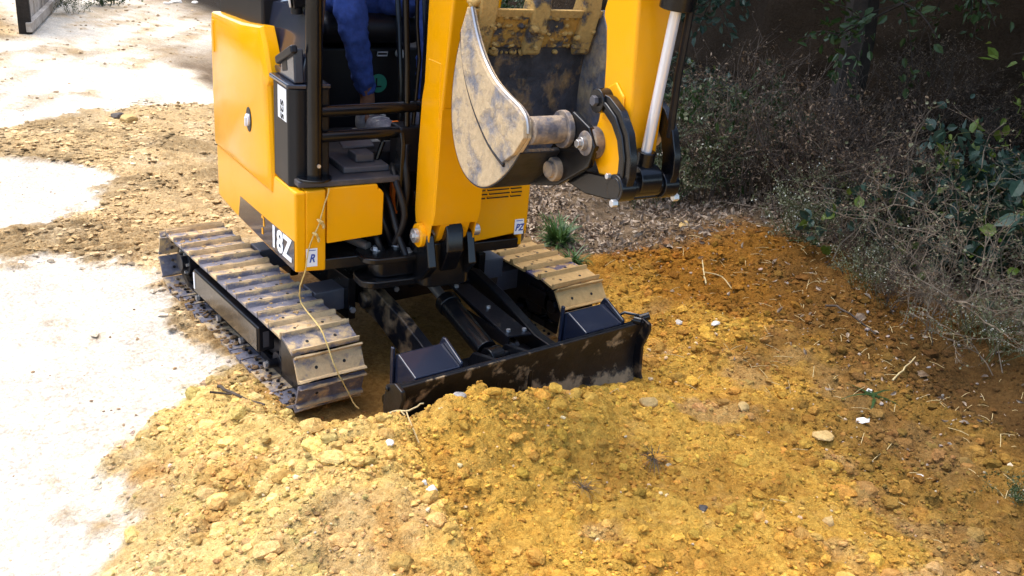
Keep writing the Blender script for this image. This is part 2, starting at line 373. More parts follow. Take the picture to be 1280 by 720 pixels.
def height(x, y, detail=True):
    x = np.asarray(x, float); y = np.asarray(y, float)
    h = smooth_h(x, y)
    if not detail: return h
    ch, og, li, shd = masks(x, y)
    near = sstep(14, 4, np.hypot(x-1.5, y))
    under = sstep(.78, .70, np.abs(y))*sstep(.95, .75, x)*sstep(-1, -.8, x)
    e1, a1 = worley(x+.1*fbm(x, y, 12, 2, 40), y+.1*fbm(x, y, 12, 2, 41), 14, 50); e2, a2 = worley(x+.04*fbm(x, y, 30, 2, 42), y, 34, 60)
    e0, a0 = worley(x+.12*fbm(x, y, 7, 2, 43), y+.1*fbm(x, y, 7, 2, 44), 7.5, 47)
    cl = .032*np.sqrt(e0)*a0+.024*np.sqrt(e1)*a1*sstep(.2, .5, a1)+.014*np.sqrt(e2)*a2+.034*(fbm(x, y, 9, 5, 71, .6)-.5)
    amp = (1-ch)*(.45+.55*og)*(1-.35*li)*(1-.75*under)*(1-.5*shd*0)
    # smooth scraped hollow at the far right
    amp = amp*(1-.75*gau(x, y, 2.05, 1.85, .25, .2))
    # grouser prints on the trodden band: low ridges square to the direction of travel
    band = (1-ch)*(1-og)*(1-li)
    pr = np.sin((x*1.0+y*.18+.10*(fbm(x, y, 2.5, 2, 81)-.5))*2*PI/.085)
    h = h+near*(amp*cl + band*.011*pr*sstep(.42, .60, fbm(x, y, 1.6, 2, 90))+band*.020*(fbm(x, y, 5, 4, 92, .6)-.5) + (1-amp)*.004*(fbm(x, y, 18, 3, 33)-.5))
    # chips standing on the chalk edge
    h = h+(1-ch)*.008*near
    return h
def soil_colour(x, y, jit=0):
    ch, og, li, shd = masks(x, y)
    n1 = fbm(x, y, 1.3, 3, 101)[..., None]; n2 = fbm(x, y, 5, 4, 111)[..., None]; n3 = fbm(x, y, 22, 3, 121)[..., None]
    chalk = np.array([.66, .62, .56])*(1+.30*(n2-.5)+.20*(n1-.5)+.22*(n3-.5)); 
    band = np.array([.46, .33, .175])*(1-n3*.7+.35)*(1-.30*sstep(.5, .62, fbm(x, y, 2.0, 4, 133))[..., None])+np.array([.10, .09, .07])*sstep(.5, .7, n2)
    pale = np.array([.62, .44, .165]); orn = np.array([.62, .36, .068]); deep = np.array([.27, .120, .017]); shade_brown = np.array([.105, .058, .02])  # last tone is soil with the tree shade mixed in
    leftw = sstep(-.45, -.95, y+.25*(x-1.2)+(n2[..., 0]-.5)*.5)[..., None]
    o = orn*(1-leftw)+pale*leftw
    n4 = fbm(x, y, 3.1, 4, 141)[..., None]; n5 = fbm(x, y, 7.3, 4, 151)[..., None]
    o = o*(1-.55*sstep(.54, .66, n4))+np.array([.43, .275, .14])*.55*sstep(.54, .66, n4)
    o = o*(1-.5*sstep(.56, .66, n5))+np.array([.40, .19, .035])*.5*sstep(.56, .66, n5)
    o = o*(1+.35*(n2-.5))+np.array([.05, .05, .04])*sstep(.55, .75, n1*.5+n3*.5)
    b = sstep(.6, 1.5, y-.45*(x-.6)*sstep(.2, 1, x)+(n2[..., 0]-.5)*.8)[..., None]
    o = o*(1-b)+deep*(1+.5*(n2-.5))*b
    d = (shd*sstep(.9, 1.7, x))[..., None]
    d = np.maximum(d, (sstep(1.6, 2.4, x+.9*y-.4+(n2[..., 0]-.5)*1.2)*sstep(.15, .8, y))[..., None]*.75)  # tree shade toward the lower right, painted into the soil
    d = np.maximum(d, .95*gau(x, y, 1.98, 1.74, .42, .26)[..., None])  # shade of the hollow, painted the same way
    o = o*(1-d)+shade_brown*(1+.8*(n2-.5))*d
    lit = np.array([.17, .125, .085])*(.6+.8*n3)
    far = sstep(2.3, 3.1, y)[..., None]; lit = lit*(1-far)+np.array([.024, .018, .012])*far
    c = band*(1-og[..., None])+o*og[..., None]
    c = c*(1-li[..., None])+lit*li[..., None]
    c = c*(1-ch[..., None])+chalk*ch[..., None]
    und = (sstep(.80, .66, np.abs(y))*sstep(1.15, .95, x)*sstep(-.9, -.6, x))[..., None]*.85  # shade beneath the machine, painted into the soil as brown
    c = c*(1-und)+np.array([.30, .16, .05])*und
    return np.clip(c*(1+jit), .01, .9)
def axis_coords(lo, hi, step, far_lo, far_hi, g=1.045):
    a = list(np.arange(lo, hi, step)); d = step; p = a[-1]
    while p < far_hi: d *= g; p += d; a.append(p)
    d = step; p = lo; b = []
    while p > far_lo: d *= g; p -= d; b.append(p)
    return np.array(b[::-1]+a)
gx = axis_coords(-1.6, 2.9, .0105, -120, 14, 1.022); gy = axis_coords(-1.75, 2.7, .0105, -60, 90, 1.03)
X, Y = np.meshgrid(gx, gy, indexing='ij')
Z = height(X, Y)
def set_attr_col(me, cols):
    a = me.color_attributes.new('soil', 'FLOAT_COLOR', 'POINT'); c = np.ones((len(cols), 4), np.float32); c[:, :3] = cols
    a.data.foreach_set('color', c.ravel())
def np_mesh(name, V, F, mat, smooth=True, cols=None):
    me = bpy.data.meshes.new(name); n = F.shape[1]
    me.vertices.add(len(V)); me.vertices.foreach_set('co', V.astype(np.float32).ravel())
    me.loops.add(F.size); me.loops.foreach_set('vertex_index', F.astype(np.int32).ravel())
    me.polygons.add(len(F)); me.polygons.foreach_set('loop_start', np.arange(0, F.size, n, dtype=np.int32)); 
    me.update(calc_edges=True); me.polygons.foreach_set('use_smooth', [smooth]*len(F)); me.materials.append(mat)
    if cols is not None: set_attr_col(me, cols)
    return me
nx, ny = X.shape; I = np.arange(nx*ny).reshape(nx, ny)
Fq = np.stack([I[:-1, :-1], I[1:, :-1], I[1:, 1:], I[:-1, 1:]], -1).reshape(-1, 4)
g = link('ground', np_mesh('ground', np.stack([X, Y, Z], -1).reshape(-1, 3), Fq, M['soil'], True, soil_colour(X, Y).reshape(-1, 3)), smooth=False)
tag(g, kind='structure')
def hz(x, y, detail=True): return float(height(np.array([x]), np.array([y]), detail)[0])

# -------- clods and chips (uncountable)
def ico(sub=0):
    t = (1+5**.5)/2
    v = np.array([(-1, t, 0), (1, t, 0), (-1, -t, 0), (1, -t, 0), (0, -1, t), (0, 1, t), (0, -1, -t), (0, 1, -t), (t, 0, -1), (t, 0, 1), (-t, 0, -1), (-t, 0, 1)], float)
    f = [(0, 11, 5), (0, 5, 1), (0, 1, 7), (0, 7, 10), (0, 10, 11), (1, 5, 9), (5, 11, 4), (11, 10, 2), (10, 7, 6), (7, 1, 8), (3, 9, 4), (3, 4, 2), (3, 2, 6), (3, 6, 8), (3, 8, 9), (4, 9, 5), (2, 4, 11), (6, 2, 10), (8, 6, 7), (9, 8, 1)]
    v /= np.linalg.norm(v[0]); v = list(map(tuple, v))
    for _ in range(sub):
        c = {}; nf = []
        def mid(a, b):
            k = (min(a, b), max(a, b))
            if k not in c:
                m = (np.array(v[a])+v[b])/2; v.append(tuple(m/np.linalg.norm(m))); c[k] = len(v)-1
            return c[k]
        for a, b, d in f:
            x, y, z = mid(a, b), mid(b, d), mid(d, a); nf += [(a, x, z), (b, y, x), (d, z, y), (x, y, z)]
        f = nf
    return np.array(v), np.array(f)
def rand_rot(n):
    q = rng.normal(size=(n, 4)); q /= np.linalg.norm(q, axis=1)[:, None]; w, x, y, z = q.T
    return np.stack([1-2*(y*y+z*z), 2*(x*y-z*w), 2*(x*z+y*w), 2*(x*y+z*w), 1-2*(x*x+z*z), 2*(y*z-x*w), 2*(x*z-y*w), 2*(y*z+x*w), 1-2*(x*x+y*y)], -1).reshape(n, 3, 3)
def clods(name, P, size, sub_, mat, flat=.7, rough=.28, cols=None, sink=.25, smooth=False):
    v, f = ico(sub_); n = len(P)
    A = v[None]*(1+rng.uniform(-rough, rough, (n, len(v), 1)))*rng.uniform(.6, 1.25, (n, 1, 3))
    A = np.einsum('nij,nkj->nki', rand_rot(n), A)*size[:, None, None]; A[..., 2] *= flat
    A += P[:, None, :]; A[..., 2] += (size*flat*(.8-sink*2))[:, None]
    F = f[None]+(np.arange(n)*len(v))[:, None, None]
    c = None if cols is None else np.repeat(cols, len(v), 0)
    me = np_mesh(name, A.reshape(-1, 3), F.reshape(-1, 3), mat, smooth, c)
    return link(name, me, smooth=False)
def scatter(n, x0, x1, y0, y1, keep):
    x = rng.uniform(x0, x1, n); y = rng.uniform(y0, y1, n); k = keep(x, y) > rng.uniform(0, 1, n); x = x[k]; y = y[k]
    return np.stack([x, y, height(x, y)], -1)
def in_mach(x, y): return (np.abs(y) < .74) & (x < .80) & (x > -.85)
def k_spoil(x, y):
    ch, og, li, shd = masks(x, y); d = og*(1-ch)*(1-li*.6)
    d = np.where(in_mach(x, y), d*.05, d); d = np.where((np.abs(y) < .62) & (x < 1.16) & (x > 0), d*.15, d)
    return d*(1-.85*gau(x, y, 2.05, 1.85, .25, .2))*(.25+.75*sstep(.35, .62, fbm(x, y, 5, 3, 201)))
P1 = scatter(60000, .0, 2.9, -1.75, 2.5, k_spoil)
s1 = .0028+.0075*rng.power(1.0, len(P1))**3.0+.001*rng.uniform(size=len(P1))
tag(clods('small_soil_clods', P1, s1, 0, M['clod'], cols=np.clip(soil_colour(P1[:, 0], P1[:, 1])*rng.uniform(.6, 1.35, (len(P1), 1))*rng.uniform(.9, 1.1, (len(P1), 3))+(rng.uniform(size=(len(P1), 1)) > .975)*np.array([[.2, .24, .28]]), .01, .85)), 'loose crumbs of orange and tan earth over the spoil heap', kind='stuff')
P2 = scatter(9000, .1, 2.9, -1.7, 2.5, k_spoil)
s2 = .007+.027*rng.uniform(size=len(P2))**3.4
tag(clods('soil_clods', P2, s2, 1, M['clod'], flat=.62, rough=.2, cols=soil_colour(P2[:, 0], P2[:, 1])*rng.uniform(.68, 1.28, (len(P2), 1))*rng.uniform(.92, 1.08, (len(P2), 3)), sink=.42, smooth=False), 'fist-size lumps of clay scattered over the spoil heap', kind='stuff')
def k_band(x, y):
    ch, og, li, shd = masks(x, y); d = (1-ch)*(1-li)*(1-og*.9)
    return np.where(in_mach(x, y), 0, d)*(.2+.8*sstep(.4, .6, fbm(x, y, 3, 3, 205)))
P3 = scatter(26000, -4.6, .6, -1.5, 1.6, k_band)
s3 = .004+.022*rng.uniform(size=len(P3))**3
tag(clods('dried_mud_chips', P3, s3, 0, M['clod'], flat=.38, cols=np.clip(soil_colour(P3[:, 0], P3[:, 1])*rng.uniform(.55, 1.65, (len(P3), 1)), 0, .8)), 'thin dried mud chips on the trodden band', kind='stuff')
def k_trail(x, y):
    ch, og, li, shd = masks(x, y); return (1-ch)**2*(1-li)*.8+.01
P4 = scatter(9000, -11, -4.4, -1.4, 3.6, k_trail)
s4 = .005+.022*rng.uniform(size=len(P4))**3
tag(clods('track_print_crumbs', P4, s4, 0, M['clod'], flat=.45, cols=np.array([[.42, .31, .20]])*rng.uniform(.55, 1.4, (len(P4), 1))), 'brown crumbs dropped in old track prints on the pale road', kind='stuff')
def k_edge(x, y):
    ch, og, li, shd = masks(x, y); return ch*(.04+.5*np.exp(-np.maximum(0, -(x*.3+y+1.15))*0)*sstep(.5, .7, fbm(x, y, 2.6, 3, 207)))*.25
P5 = scatter(9000, -3.2, 1.8, -2.1, -.4, k_edge)
s5 = .002+.007*rng.uniform(size=len(P5))**3
tag(clods('road_grit', P5, s5, 0, M['clod'], cols=np.array([[.42, .30, .19]])*rng.uniform(.5, 1.5, (len(P5), 1))), 'fine brown grit strewn on the pale chalky road', kind='stuff')
# ------------------------------------------------------------ mini excavator
ex = empty('mini_excavator', (0, 0, 0))
tag(ex, 'yellow and black mini excavator on steel tracks with its bucket curled up', 'excavator')
# ---- tracks
RX0, RX1, RZ, RR = -.585, .590, .150, .132
SW = .262
def track_pose(s):
    L = RX1-RX0; per = 2*L+2*PI*RR; s %= per
    if s < L: return RX0+s, RZ+RR, 0.0                 # top run, going forward
    s -= L
    if s < PI*RR: a = s/RR; return RX1+RR*math.sin(a), RZ+RR*math.cos(a), a
    s -= PI*RR
    if s < L: return RX1-s, RZ-RR, PI
    s -= L; a = s/RR; return RX0-RR*math.sin(a), RZ-RR*math.cos(a), PI+a
PER = 2*(RX1-RX0)+2*PI*RR; NSH = 32; PITCH = PER/NSH
def shoe_mesh(mat):
    b = MB(); h = SW/2; p = PITCH/2
    prof = [(-p+.004, -.004), (-p+.004, .004), (-p+.001, .022), (-p+.007, .023), (-p+.013, .005), (p-.015, .005), (p-.010, .021), (p-.004, .022), (p-.003, .004), (p-.003, -.004)]
    # ragged, mud-caked ridges: split along the width
    ys = [-h, -h*.6, -h*.2, h*.15, h*.55, h]; vs = []; n = len(prof)
    for i, y in enumerate(ys):
        for j, (x, z) in enumerate(prof):
            k = random.uniform(-.003, .0012) if z > .015 else 0
            vs.append((x+k, y, z+k))
    fs = [(i*n+j, i*n+(j+1) % n, (i+1)*n+(j+1) % n, (i+1)*n+j) for i in range(len(ys)-1) for j in range(n)]
    fs += [tuple(range(n))[::-1], tuple(range((len(ys)-1)*n, len(ys)*n))]
    b.add(vs, fs)
    for sy in (-.42, .42):
        b.cyl((0.002, sy*h, .0045), (0.002, sy*h, .0062), .0062, 12, mi=1)
    return b
def link_mesh():
    b = MB(); p = PITCH/2
    for s in (-1, 1): b.bb(-p*.95, p*.95, s*.038-.009, s*.038+.009, -.032, -.0045)
    b.cyl((p*.55, -.045, -.020), (p*.55, .045, -.020), .010, 10)
    for sx in (-.012, .02):
        for s in (-1, 1): b.cyl((sx, s*.075, -.011), (sx, s*.075, -.0045), .007, 6)
    return b
def shoe_templates(mat, k=4):
    out = []
    for _ in range(k):
        b = shoe_mesh(mat); o = b.build('track_shoe', [mat, M['hole']], None, 0, False); out.append(o.data); bpy.data.objects.remove(o)
    return out
lm_o = link_mesh().build('l', [M['frame']]); LINK = lm_o.data; bpy.data.objects.remove(lm_o)
for side, mat, off in ((-1, M['shoe'], .34), (1, M['shoe_r'], .05)):
    T = shoe_templates(mat); yc = side*.600
    for i in range(NSH):
        x, z, a = track_pose((i+off)*PITCH)
        o = bpy.data.objects.new('track_shoe', T[i % len(T)]); COL.objects.link(o); o.parent = ex
        o.location = (x, yc, z); o.rotation_euler = (random.uniform(-.006, .006), a+random.uniform(-.02, .02), 0)
        l = bpy.data.objects.new('chain_link', LINK); COL.objects.link(l); l.parent = o
    s = side
    b = MB(); b.prism([(-.50, .07), (-.50, .20), (-.42, .235), (.40, .235), (.50, .20), (.50, .07), (.42, .055), (-.42, .055)], s*.555, s*.625)
    b.bb(.40, .56, s*.545, s*.560, .11, .19); b.bb(.40, .56, s*.640, s*.655, .11, .19)
    tf = b.build('track_frame', M['frame'], ex, .006)
    b = MB(); b.bb(-.34, .335, s*.640, s*.708, .105, .212); sb = b.build('side_box', M['frame'], ex, .008); b = MB(); b.bb(-.333, .328, s*.7085, s*.7115, .112, .205); b.build('box_cover', M['boxside'], sb, .001)
    b = MB(); b.bb(.336, .338, s*.665, s*.688, .125, .19); b.build('slot', M['greysteel'], sb)
    if s < 0:
        b = MB(); b.bb(-.331, -.317, -.7135, -.7118, .125, .198); b.build('white_tag', M['white'], sb)
    b = MB(); b.cyl((RX1, yc-.03, RZ), (RX1, yc+.03, RZ), .098, 40); b.cyl((RX1, yc-.055, RZ), (RX1, yc+.055, RZ), .07, 32); b.cyl((RX1, yc-.075, RZ), (RX1, yc+.075, RZ), .03, 20)
    b.build('idler_wheel', M['frame'], ex, .004)
    b = MB(); b.bb(.46, .70, s*.665, s*.672, RZ-.075, RZ+.07); b.build('idler_guard', M['frame'], ex, .003)
    # sprocket at the rear
    b = MB(); pts = []
    for i in range(48):
        r = .104 if (i % 4) in (0, 1) else .088
        pts.append((RX0+r*math.cos(2*PI*i/48), RZ+r*math.sin(2*PI*i/48)))
    b.prism(pts, yc-.012, yc+.012); b.cyl((RX0, yc-.06, RZ), (RX0, yc+.07, RZ), .062, 28); b.cyl((RX0, yc-.085, RZ), (RX0, yc+.0, RZ), .04, 24)
    sp = b.build('drive_sprocket', M['frame'], ex, .003)
    for i in range(6):
        bo = MB(); bo.cyl((RX0+.05*math.cos(i*PI/3), yc-.072 if s < 0 else yc+.072, RZ+.05*math.sin(i*PI/3)), (RX0+.05*math.cos(i*PI/3), yc-s*.055, RZ+.05*math.sin(i*PI/3)), .007, 6); bo.build('hub_bolt', M['bolt'], sp)
    for i, x in enumerate((-.36, -.12, .12, .36)):
        b = MB(); b.cyl((x, yc-.045, .062), (x, yc+.045, .062), .042, 24); b.cyl((x, yc-.085, .062), (x, yc+.085, .062), .018, 16)
        ro = b.build('track_roller', M['frame'], ex, .004)
        b = MB(); b.cyl((x, yc+s*.085, .062), (x, yc+s*.096, .062), .013, 6); b.build('roller_bolt', M['bolt'], ro)
    b = MB(); b.cyl((0, yc-.05, .252-.03), (0, yc+.05, .252-.03), .026, 20); b.build('carrier_roller', M['frame'], ex)
# mud packed on the inside of the lower run
def k_low(x, y): return np.ones_like(x)
for s in (-1, 1):
    n = 200; x = rng.uniform(-.62, .68, n); y = s*rng.uniform(.655, .728, n); z = np.full(n, RZ-RR+.006)
    P = np.stack([x, y, z], -1); mo = clods('mud_crumbs', P, .003+.012*rng.uniform(size=n)**3, 0, M['clod'], flat=.5, cols=np.array([[.20, .13, .075]])*rng.uniform(.4, 1.5, (n, 1)))
    mo.parent = ex; mo['kind'] = 'stuff'
    n = 260; x = rng.uniform(-.60, .60, n); y = s*(.6+rng.uniform(-.125, .125, n)); z = np.full(n, RZ+RR+.004)
    P = np.stack([x, y, z], -1); mo = clods('mud_crumbs', P, .003+.008*rng.uniform(size=n)**2.4, 0, M['clod'], flat=.5, cols=np.array([[.50, .35, .18]])*rng.uniform(.6, 1.3, (n, 1)))
    mo.parent = ex; mo['kind'] = 'stuff'
# ---- undercarriage centre
b = MB(); b.prism([(-.38, -.20), (-.30, -.30), (.26, -.30), (.36, -.24), (.36, .24), (.26, .30), (-.30, .30), (-.38, .20)], .215, .345, 'z'); b.build('undercarriage_frame', M['black'], ex, .008)
for x0, y0 in ((.17, -.335), (.17, .300), (-.35, -.335), (-.35, .300)):
    b = MB(); b.bb(x0, x0+.18, y0, y0+.035, .17, .352); b.build('frame_sleeve', M['black'], ex, .005)
for s in (-1, 1):
    for x in (-.26, .26):
        b = MB(); b.bb(x-.055, x+.055, s*.30, s*.462, .205, .298); b.bb(x-.05, x+.05, s*.44, s*.575, .13, .225); b.build('extension_tube', M['greysteel'], ex, .006)
b = MB(); b.cyl((0, 0, .345), (0, 0, .47), .27, 48); b.cyl((0, 0, .345), (0, 0, .40), .30, 48); b.build('slew_ring', M['black'], ex, .004)
for p0, p1 in (((.352, -.12, .27), (.366, -.12, .27)), ((.352, .12, .27), (.366, .12, .27)), ((.351, -.318, .215), (.364, -.318, .215))):
    b = MB(); b.cyl(p0, p1, .012, 6); b.build('frame_bolt', M['bolt'], ex)
# ---- dozer blade
def arm_poly(): return [(.32, .20), (.32, .30), (.42, .315), (.62, .275), (.86, .20), (1.06, .19), (1.06, .05), (.92, .04), (.70, .10), (.45, .18)]
for s in (-1, 1):
    b = MB(); b.prism(arm_poly(), s*.235-.022, s*.235+.022); b.cyl((.37, s*.235-.05, .255), (.37, s*.235+.05, .255), .035, 20); b.build('blade_arm', M['blade'], ex, .006)
b = MB(); b.bb(.80, .90, -.215, .215, .06, .14); b.build('arm_cross_brace', M['blade'], ex, .006)
def yb(y): return y
prof = [(1.150, .006), (1.118, .030), (1.096, .07), (1.086, .12), (1.086, .17), (1.094, .22), (1.114, .272), (1.120, .288)]
b = MB(); b.sweep(prof[::-1], -.552, .555, -.012); bl = b.build('dozer_blade', M['blade_face'], ex, .003)
b = MB(); b.sweep([(1.168, -.01), (1.128, .035)], -.556, .559, .014); b.build('cutting_edge', M['blade_face'], bl, .003)
b = MB(); b.cyl((1.106, -.550, .283), (1.106, .553, .283), .011, 10); b.build('top_rib', M['blade'], bl)
for s, y in ((-1, -.560), (1, .562)):
    b = MB(); pl = [(1.17, -.005), (1.13, .07), (1.122, .18), (1.15, .262), (1.145, .29), (1.10, .300), (1.045, .27), (1.03, .18), (1.05, .06), (1.09, .0)]
    b.prism(pl, y-.008, y+.008); b.build('end_plate', M['blade'], bl, .004)
    b = MB(); y0, y1 = (-.475, -.29) if s < 0 else (.285, .475)
    b.prism([(.945, .315), (.965, .325), (1.080, .285), (1.074, .10), (.965, .10), (.93, .20)], y0, y1)
    b.prism([(.93, .30), (.955, .345), (.972, .345), (1.078, .297), (1.078, .09), (.93, .09)], y1-.001 if s < 0 else y1+.001, (y1+.012) if s < 0 else (y1+.014))
    b.bb(.935, .952, y0-.013, y0-.001, .12, .345)
    b.build('extension_box', M['bluegrey'], bl, .005)
    b = MB(); b.cyl((1.03, s*.49, .20), (1.03, s*.56, .20), .022, 16); b.cyl((1.06, s*.50, .262), (1.06, s*.575, .262), .009, 10); b.build('extension_pin', M['black'], bl, .002)
b = MB(); b.tube([(1.00, .50, .27), (1.03, .53, .30), (1.075, .575, .295)], .006, 8); b.cyl((1.08, .57, .285), (1.10, .60, .30), .016, 12); b.cyl((1.10, .515, .30), (1.125, .53, .30), .017, 12); b.build('lock_pin', M['black'], bl)
b = MB(); b.bb(1.075, 1.082, -.16, .10, .08, .22)
for y in (-.125, .02): b.prism([(1.09, .10), (.93, .12), (.90, .19), (.93, .235), (1.09, .27)], y-.010, y+.010)
b.build('cylinder_bracket', M['blade'], ex, .004)
def line3(a, b_, t): return tuple(a[i]+(b_[i]-a[i])*t for i in range(3))
A0, A1 = (.36, -.005, .33), (.955, -.055, .205)
b = MB(); b.cyl(line3(A0, A1, .38), line3(A0, A1, .92), .042, 28); b.cyl(line3(A0, A1, .37), line3(A0, A1, .44), .048, 28); b.cyl((.955, -.115, .205), (.955, .012, .205), .020, 16); b.cyl((.955, -.085, .205), (.955, -.025, .205), .045, 24)
dc = b.build('blade_cylinder', M['black'], ex, .004)
b = MB(); b.cyl(line3(A0, A1, .05), line3(A0, A1, .40), .021, 20); b.build('cylinder_rod', M['steelpin'], dc)
b = MB(); b.cyl((.36, -.07, .33), (.36, .07, .33), .05, 24); b.bb(.30, .38, -.065, -.045, .27, .37); b.bb(.30, .38, .045, .065, .27, .37); b.build('cylinder_lug', M['black'], ex, .004)
b = MB()
b.add([(.50, .045, .315), (.50, .145, .300), (.905, .165, .235), (.905, .045, .250), (.50, .045, .307), (.50, .145, .292), (.905, .165, .227), (.905, .045, .242)], [(0, 3, 2, 1), (4, 5, 6, 7), (0, 1, 5, 4), (1, 2, 6, 5), (2, 3, 7, 6), (3, 0, 4, 7)])
b.bb(.50, .90, .055, .060, .19, .245); hg = b.build('hose_guard', M['frame'], ex, .003)
for x, y, z in ((.53, .06, .312), (.875, .07, .255), (.88, .145, .245), (.70, .10, .277)):
    b = MB(); b.cyl((x, y, z-.003), (x, y, z+.007), .009, 6); b.build('guard_bolt', M['bolt'], hg)
for k in range(2):
    b = MB(); b.tube([(.30, .06+k*.03, .30), (.42, .08+k*.03, .30), (.55, .09+k*.025, .26), (.88, .08+k*.03, .20), (.96, .03+k*.02, .24)], .009, 8); b.build('hydraulic_hose', M['hose'], ex)
# ---- kingpost (swing bracket) in the frame of the upper works
def part(mb, name, mat, bev=.004, parent=None, **kw):
    o = mb.build(name, mat, parent or ex, bev, **kw)
    if parent is None: upper(o)
    return o
def rrect(x0, x1, y0, y1, r, n=5):
    o = []
    for cx, cy, a0 in ((x1-r, y1-r, 0), (x0+r, y1-r, PI/2), (x0+r, y0+r, PI), (x1-r, y0+r, 3*PI/2)):
        o += [(cx+r*math.cos(a0+PI/2*i/n), cy+r*math.sin(a0+PI/2*i/n)) for i in range(n+1)]
    return o
b = MB(); b.prism(rrect(.46, .62, -.30, -.02, .055), .488, .512, 'z'); b.prism(rrect(.47, .63, -.31, -.02, .055), .395, .425, 'z'); b.prism(rrect(.48, .60, -.25, -.02, .04), .425, .488, 'z')
sl = part(b, 'swing_lug', M['black'], .006)
for x, y in ((.52, -.22), (.575, -.12), (.50, -.13)):
    b = MB(); b.cyl((x, y, .512), (x, y, .526), .016, 6); b.cyl((x, y, .512), (x, y, .516), .023, 16); part(b, 'lug_bolt', M['bolt'], .001, sl)
b = MB(); b.prism(rrect(.50, .69, -.10, .11, .05), .40, .58, 'z'); b.prism([(.56, .55), (.56, .70), (.66, .74), (.74, .64), (.75, .56), (.70, .47), (.60, .43)], -.035, .035)
b.prism([(.56, .50), (.58, .64), (.70, .62), (.74, .50), (.66, .42)], -.10, -.065); b.prism([(.56, .50), (.58, .64), (.70, .62), (.74, .50), (.66, .42)], .065, .10)
b.cyl((.54, 0, .38), (.54, 0, .76), .055, 24)
part(b, 'kingpost', M['black'], .008)
b = MB(); b.cyl((.30, -.36, .545), (.50, -.245, .52), .018, 16); part(b, 'swing_cylinder_rod', M['steelpin'], 0)
b = MB(); b.cyl((-.05, -.42, .55), (.31, -.355, .545), .034, 20); part(b, 'swing_cylinder', M['black'], .003)
# loops of hose behind the boom foot
for k, pth in enumerate([[(.40, -.19, .78), (.50, -.17, .70), (.56, -.15, .58), (.60, -.13, .50)], [(.38, -.15, .80), (.47, -.19, .66), (.50, -.16, .55), (.46, -.12, .45)], [(.42, -.12, .82), (.53, -.16, .80), (.58, -.135, .66), (.55, -.16, .54)], [(.44, -.20, .60), (.52, -.22, .56), (.52, -.19, .48), (.42, -.15, .44)], [(.50, -.10, .92), (.545, -.125, .86), (.56, -.12, .76), (.54, -.12, .66)]]):
    b = MB(); P = [Vector(p) for p in pth]; pp = []
    for i in range(len(P)-1):
        for t in (0, .25, .5, .75):
            q0, q1, q2, q3 = P[max(i-1, 0)], P[i], P[i+1], P[min(i+2, len(P)-1)]
            pp.append(.5*((2*q1)+(q2-q0)*t+(2*q0-5*q1+4*q2-q3)*t*t+(3*q1-q0-3*q2+q3)*t**3))
    b.tube(pp+[P[-1]], .013, 10); part(b, 'hydraulic_hose', M['hose'], 0)
b = MB(); b.bb(.25, .40, -.22, .12, .48, .86); b.bb(.10, .30, -.40, .40, .47, .60); part(b, 'front_bulkhead', M['blackclean'], .006)
b = MB(); b.bb(.415, .445, -.13, -.105, .62, .98); part(b, 'orange_bracket', M['orange'], .003)
# ---- boom
YB = .10
boom_prof = [(.585, .66), (.60, 1.0), (.612, 1.44), (.625, 1.85), (.66, 2.15), (.78, 2.45), (1.05, 2.70), (1.42, 2.82), (1.50, 2.76), (1.47, 2.66), (1.15, 2.50), (.97, 2.30), (.88, 2.05), (.845, 1.75), (.805, 1.46), (.765, 1.15), (.735, .86), (.715, .72)]
b = MB(); b.prism(boom_prof, -YB+.008, YB-.008); bo = part(b, 'boom', M['yellow'], .012, seg=3)
# cast foot: side cheeks and claws with the pin holes
def foot(y0, y1, poly): b.prism(poly, y0, y1)
b = MB()
b.prism([(.586, .90), (.58, .68), (.60, .60), (.635, .555), (.675, .545), (.705, .575), (.715, .62), (.735, .70), (.752, 1.0), (.74, 1.25), (.64, 1.25), (.60, 1.1)], -.0945, -.088)
b.prism([(.586, .90), (.58, .68), (.60, .60), (.635, .555), (.675, .545), (.705, .575), (.715, .62), (.735, .70), (.752, 1.0), (.74, 1.25), (.64, 1.25), (.60, 1.1)], .088, .0945)
b.prism([(.60, .72), (.62, .60), (.66, .57), (.70, .60), (.745, .70), (.75, .90), (.65, .90)], -.055, -.020)
b.prism([(.60, .72), (.62, .60), (.66, .57), (.70, .60), (.745, .70), (.75, .90), (.65, .90)], .030, .065)
b.prism([(.705, .665), (.735, .665), (.750, .72), (.762, .96), (.766, 1.10), (.70, .95)], -.0935, .0935)
part(b, 'boom_foot', M['yellow'], .010, bo, seg=3)
b = MB(); b.cyl((.655, -.132, .605), (.655, -.11, .605), .027, 20); b.cyl((.655, -.10, .605), (.655, .14, .605), .022, 16); b.cyl((.655, -.140, .605), (.655, -.13, .605), .013, 6); part(b, 'foot_pin', M['bolt'], .002, bo)
b = MB(); b.cyl((.655, -.116, .605), (.655, -.093, .605), .045, 24); part(b, 'pin_boss', M['yellow'], .003, bo)
b = MB(); b.cyl((1.43, -.11, 2.76), (1.43, .11, 2.76), .035, 16); b.prism([(.80, 1.95), (.98, 2.02), (1.0, 1.97), (.84, 1.78)], -.045, -.03); b.prism([(.80, 1.95), (.98, 2.02), (1.0, 1.97), (.84, 1.78)], .03, .045); part(b, 'boom_pivot', M['black'], .004, bo)
# boom cylinder runs up behind the boom
b = MB(); b.cyl((.50, -.02, .72), (.535, -.02, 1.62), .038, 24); b.cyl((.50, -.075, .70), (.50, .035, .70), .035, 20); bc = part(b, 'boom_cylinder', M['black'], .003)
b = MB(); b.cyl((.535, -.02, 1.62), (.70, -.02, 2.20), .020, 18); part(b, 'boom_cylinder_rod', M['chrome'], 0, bc)
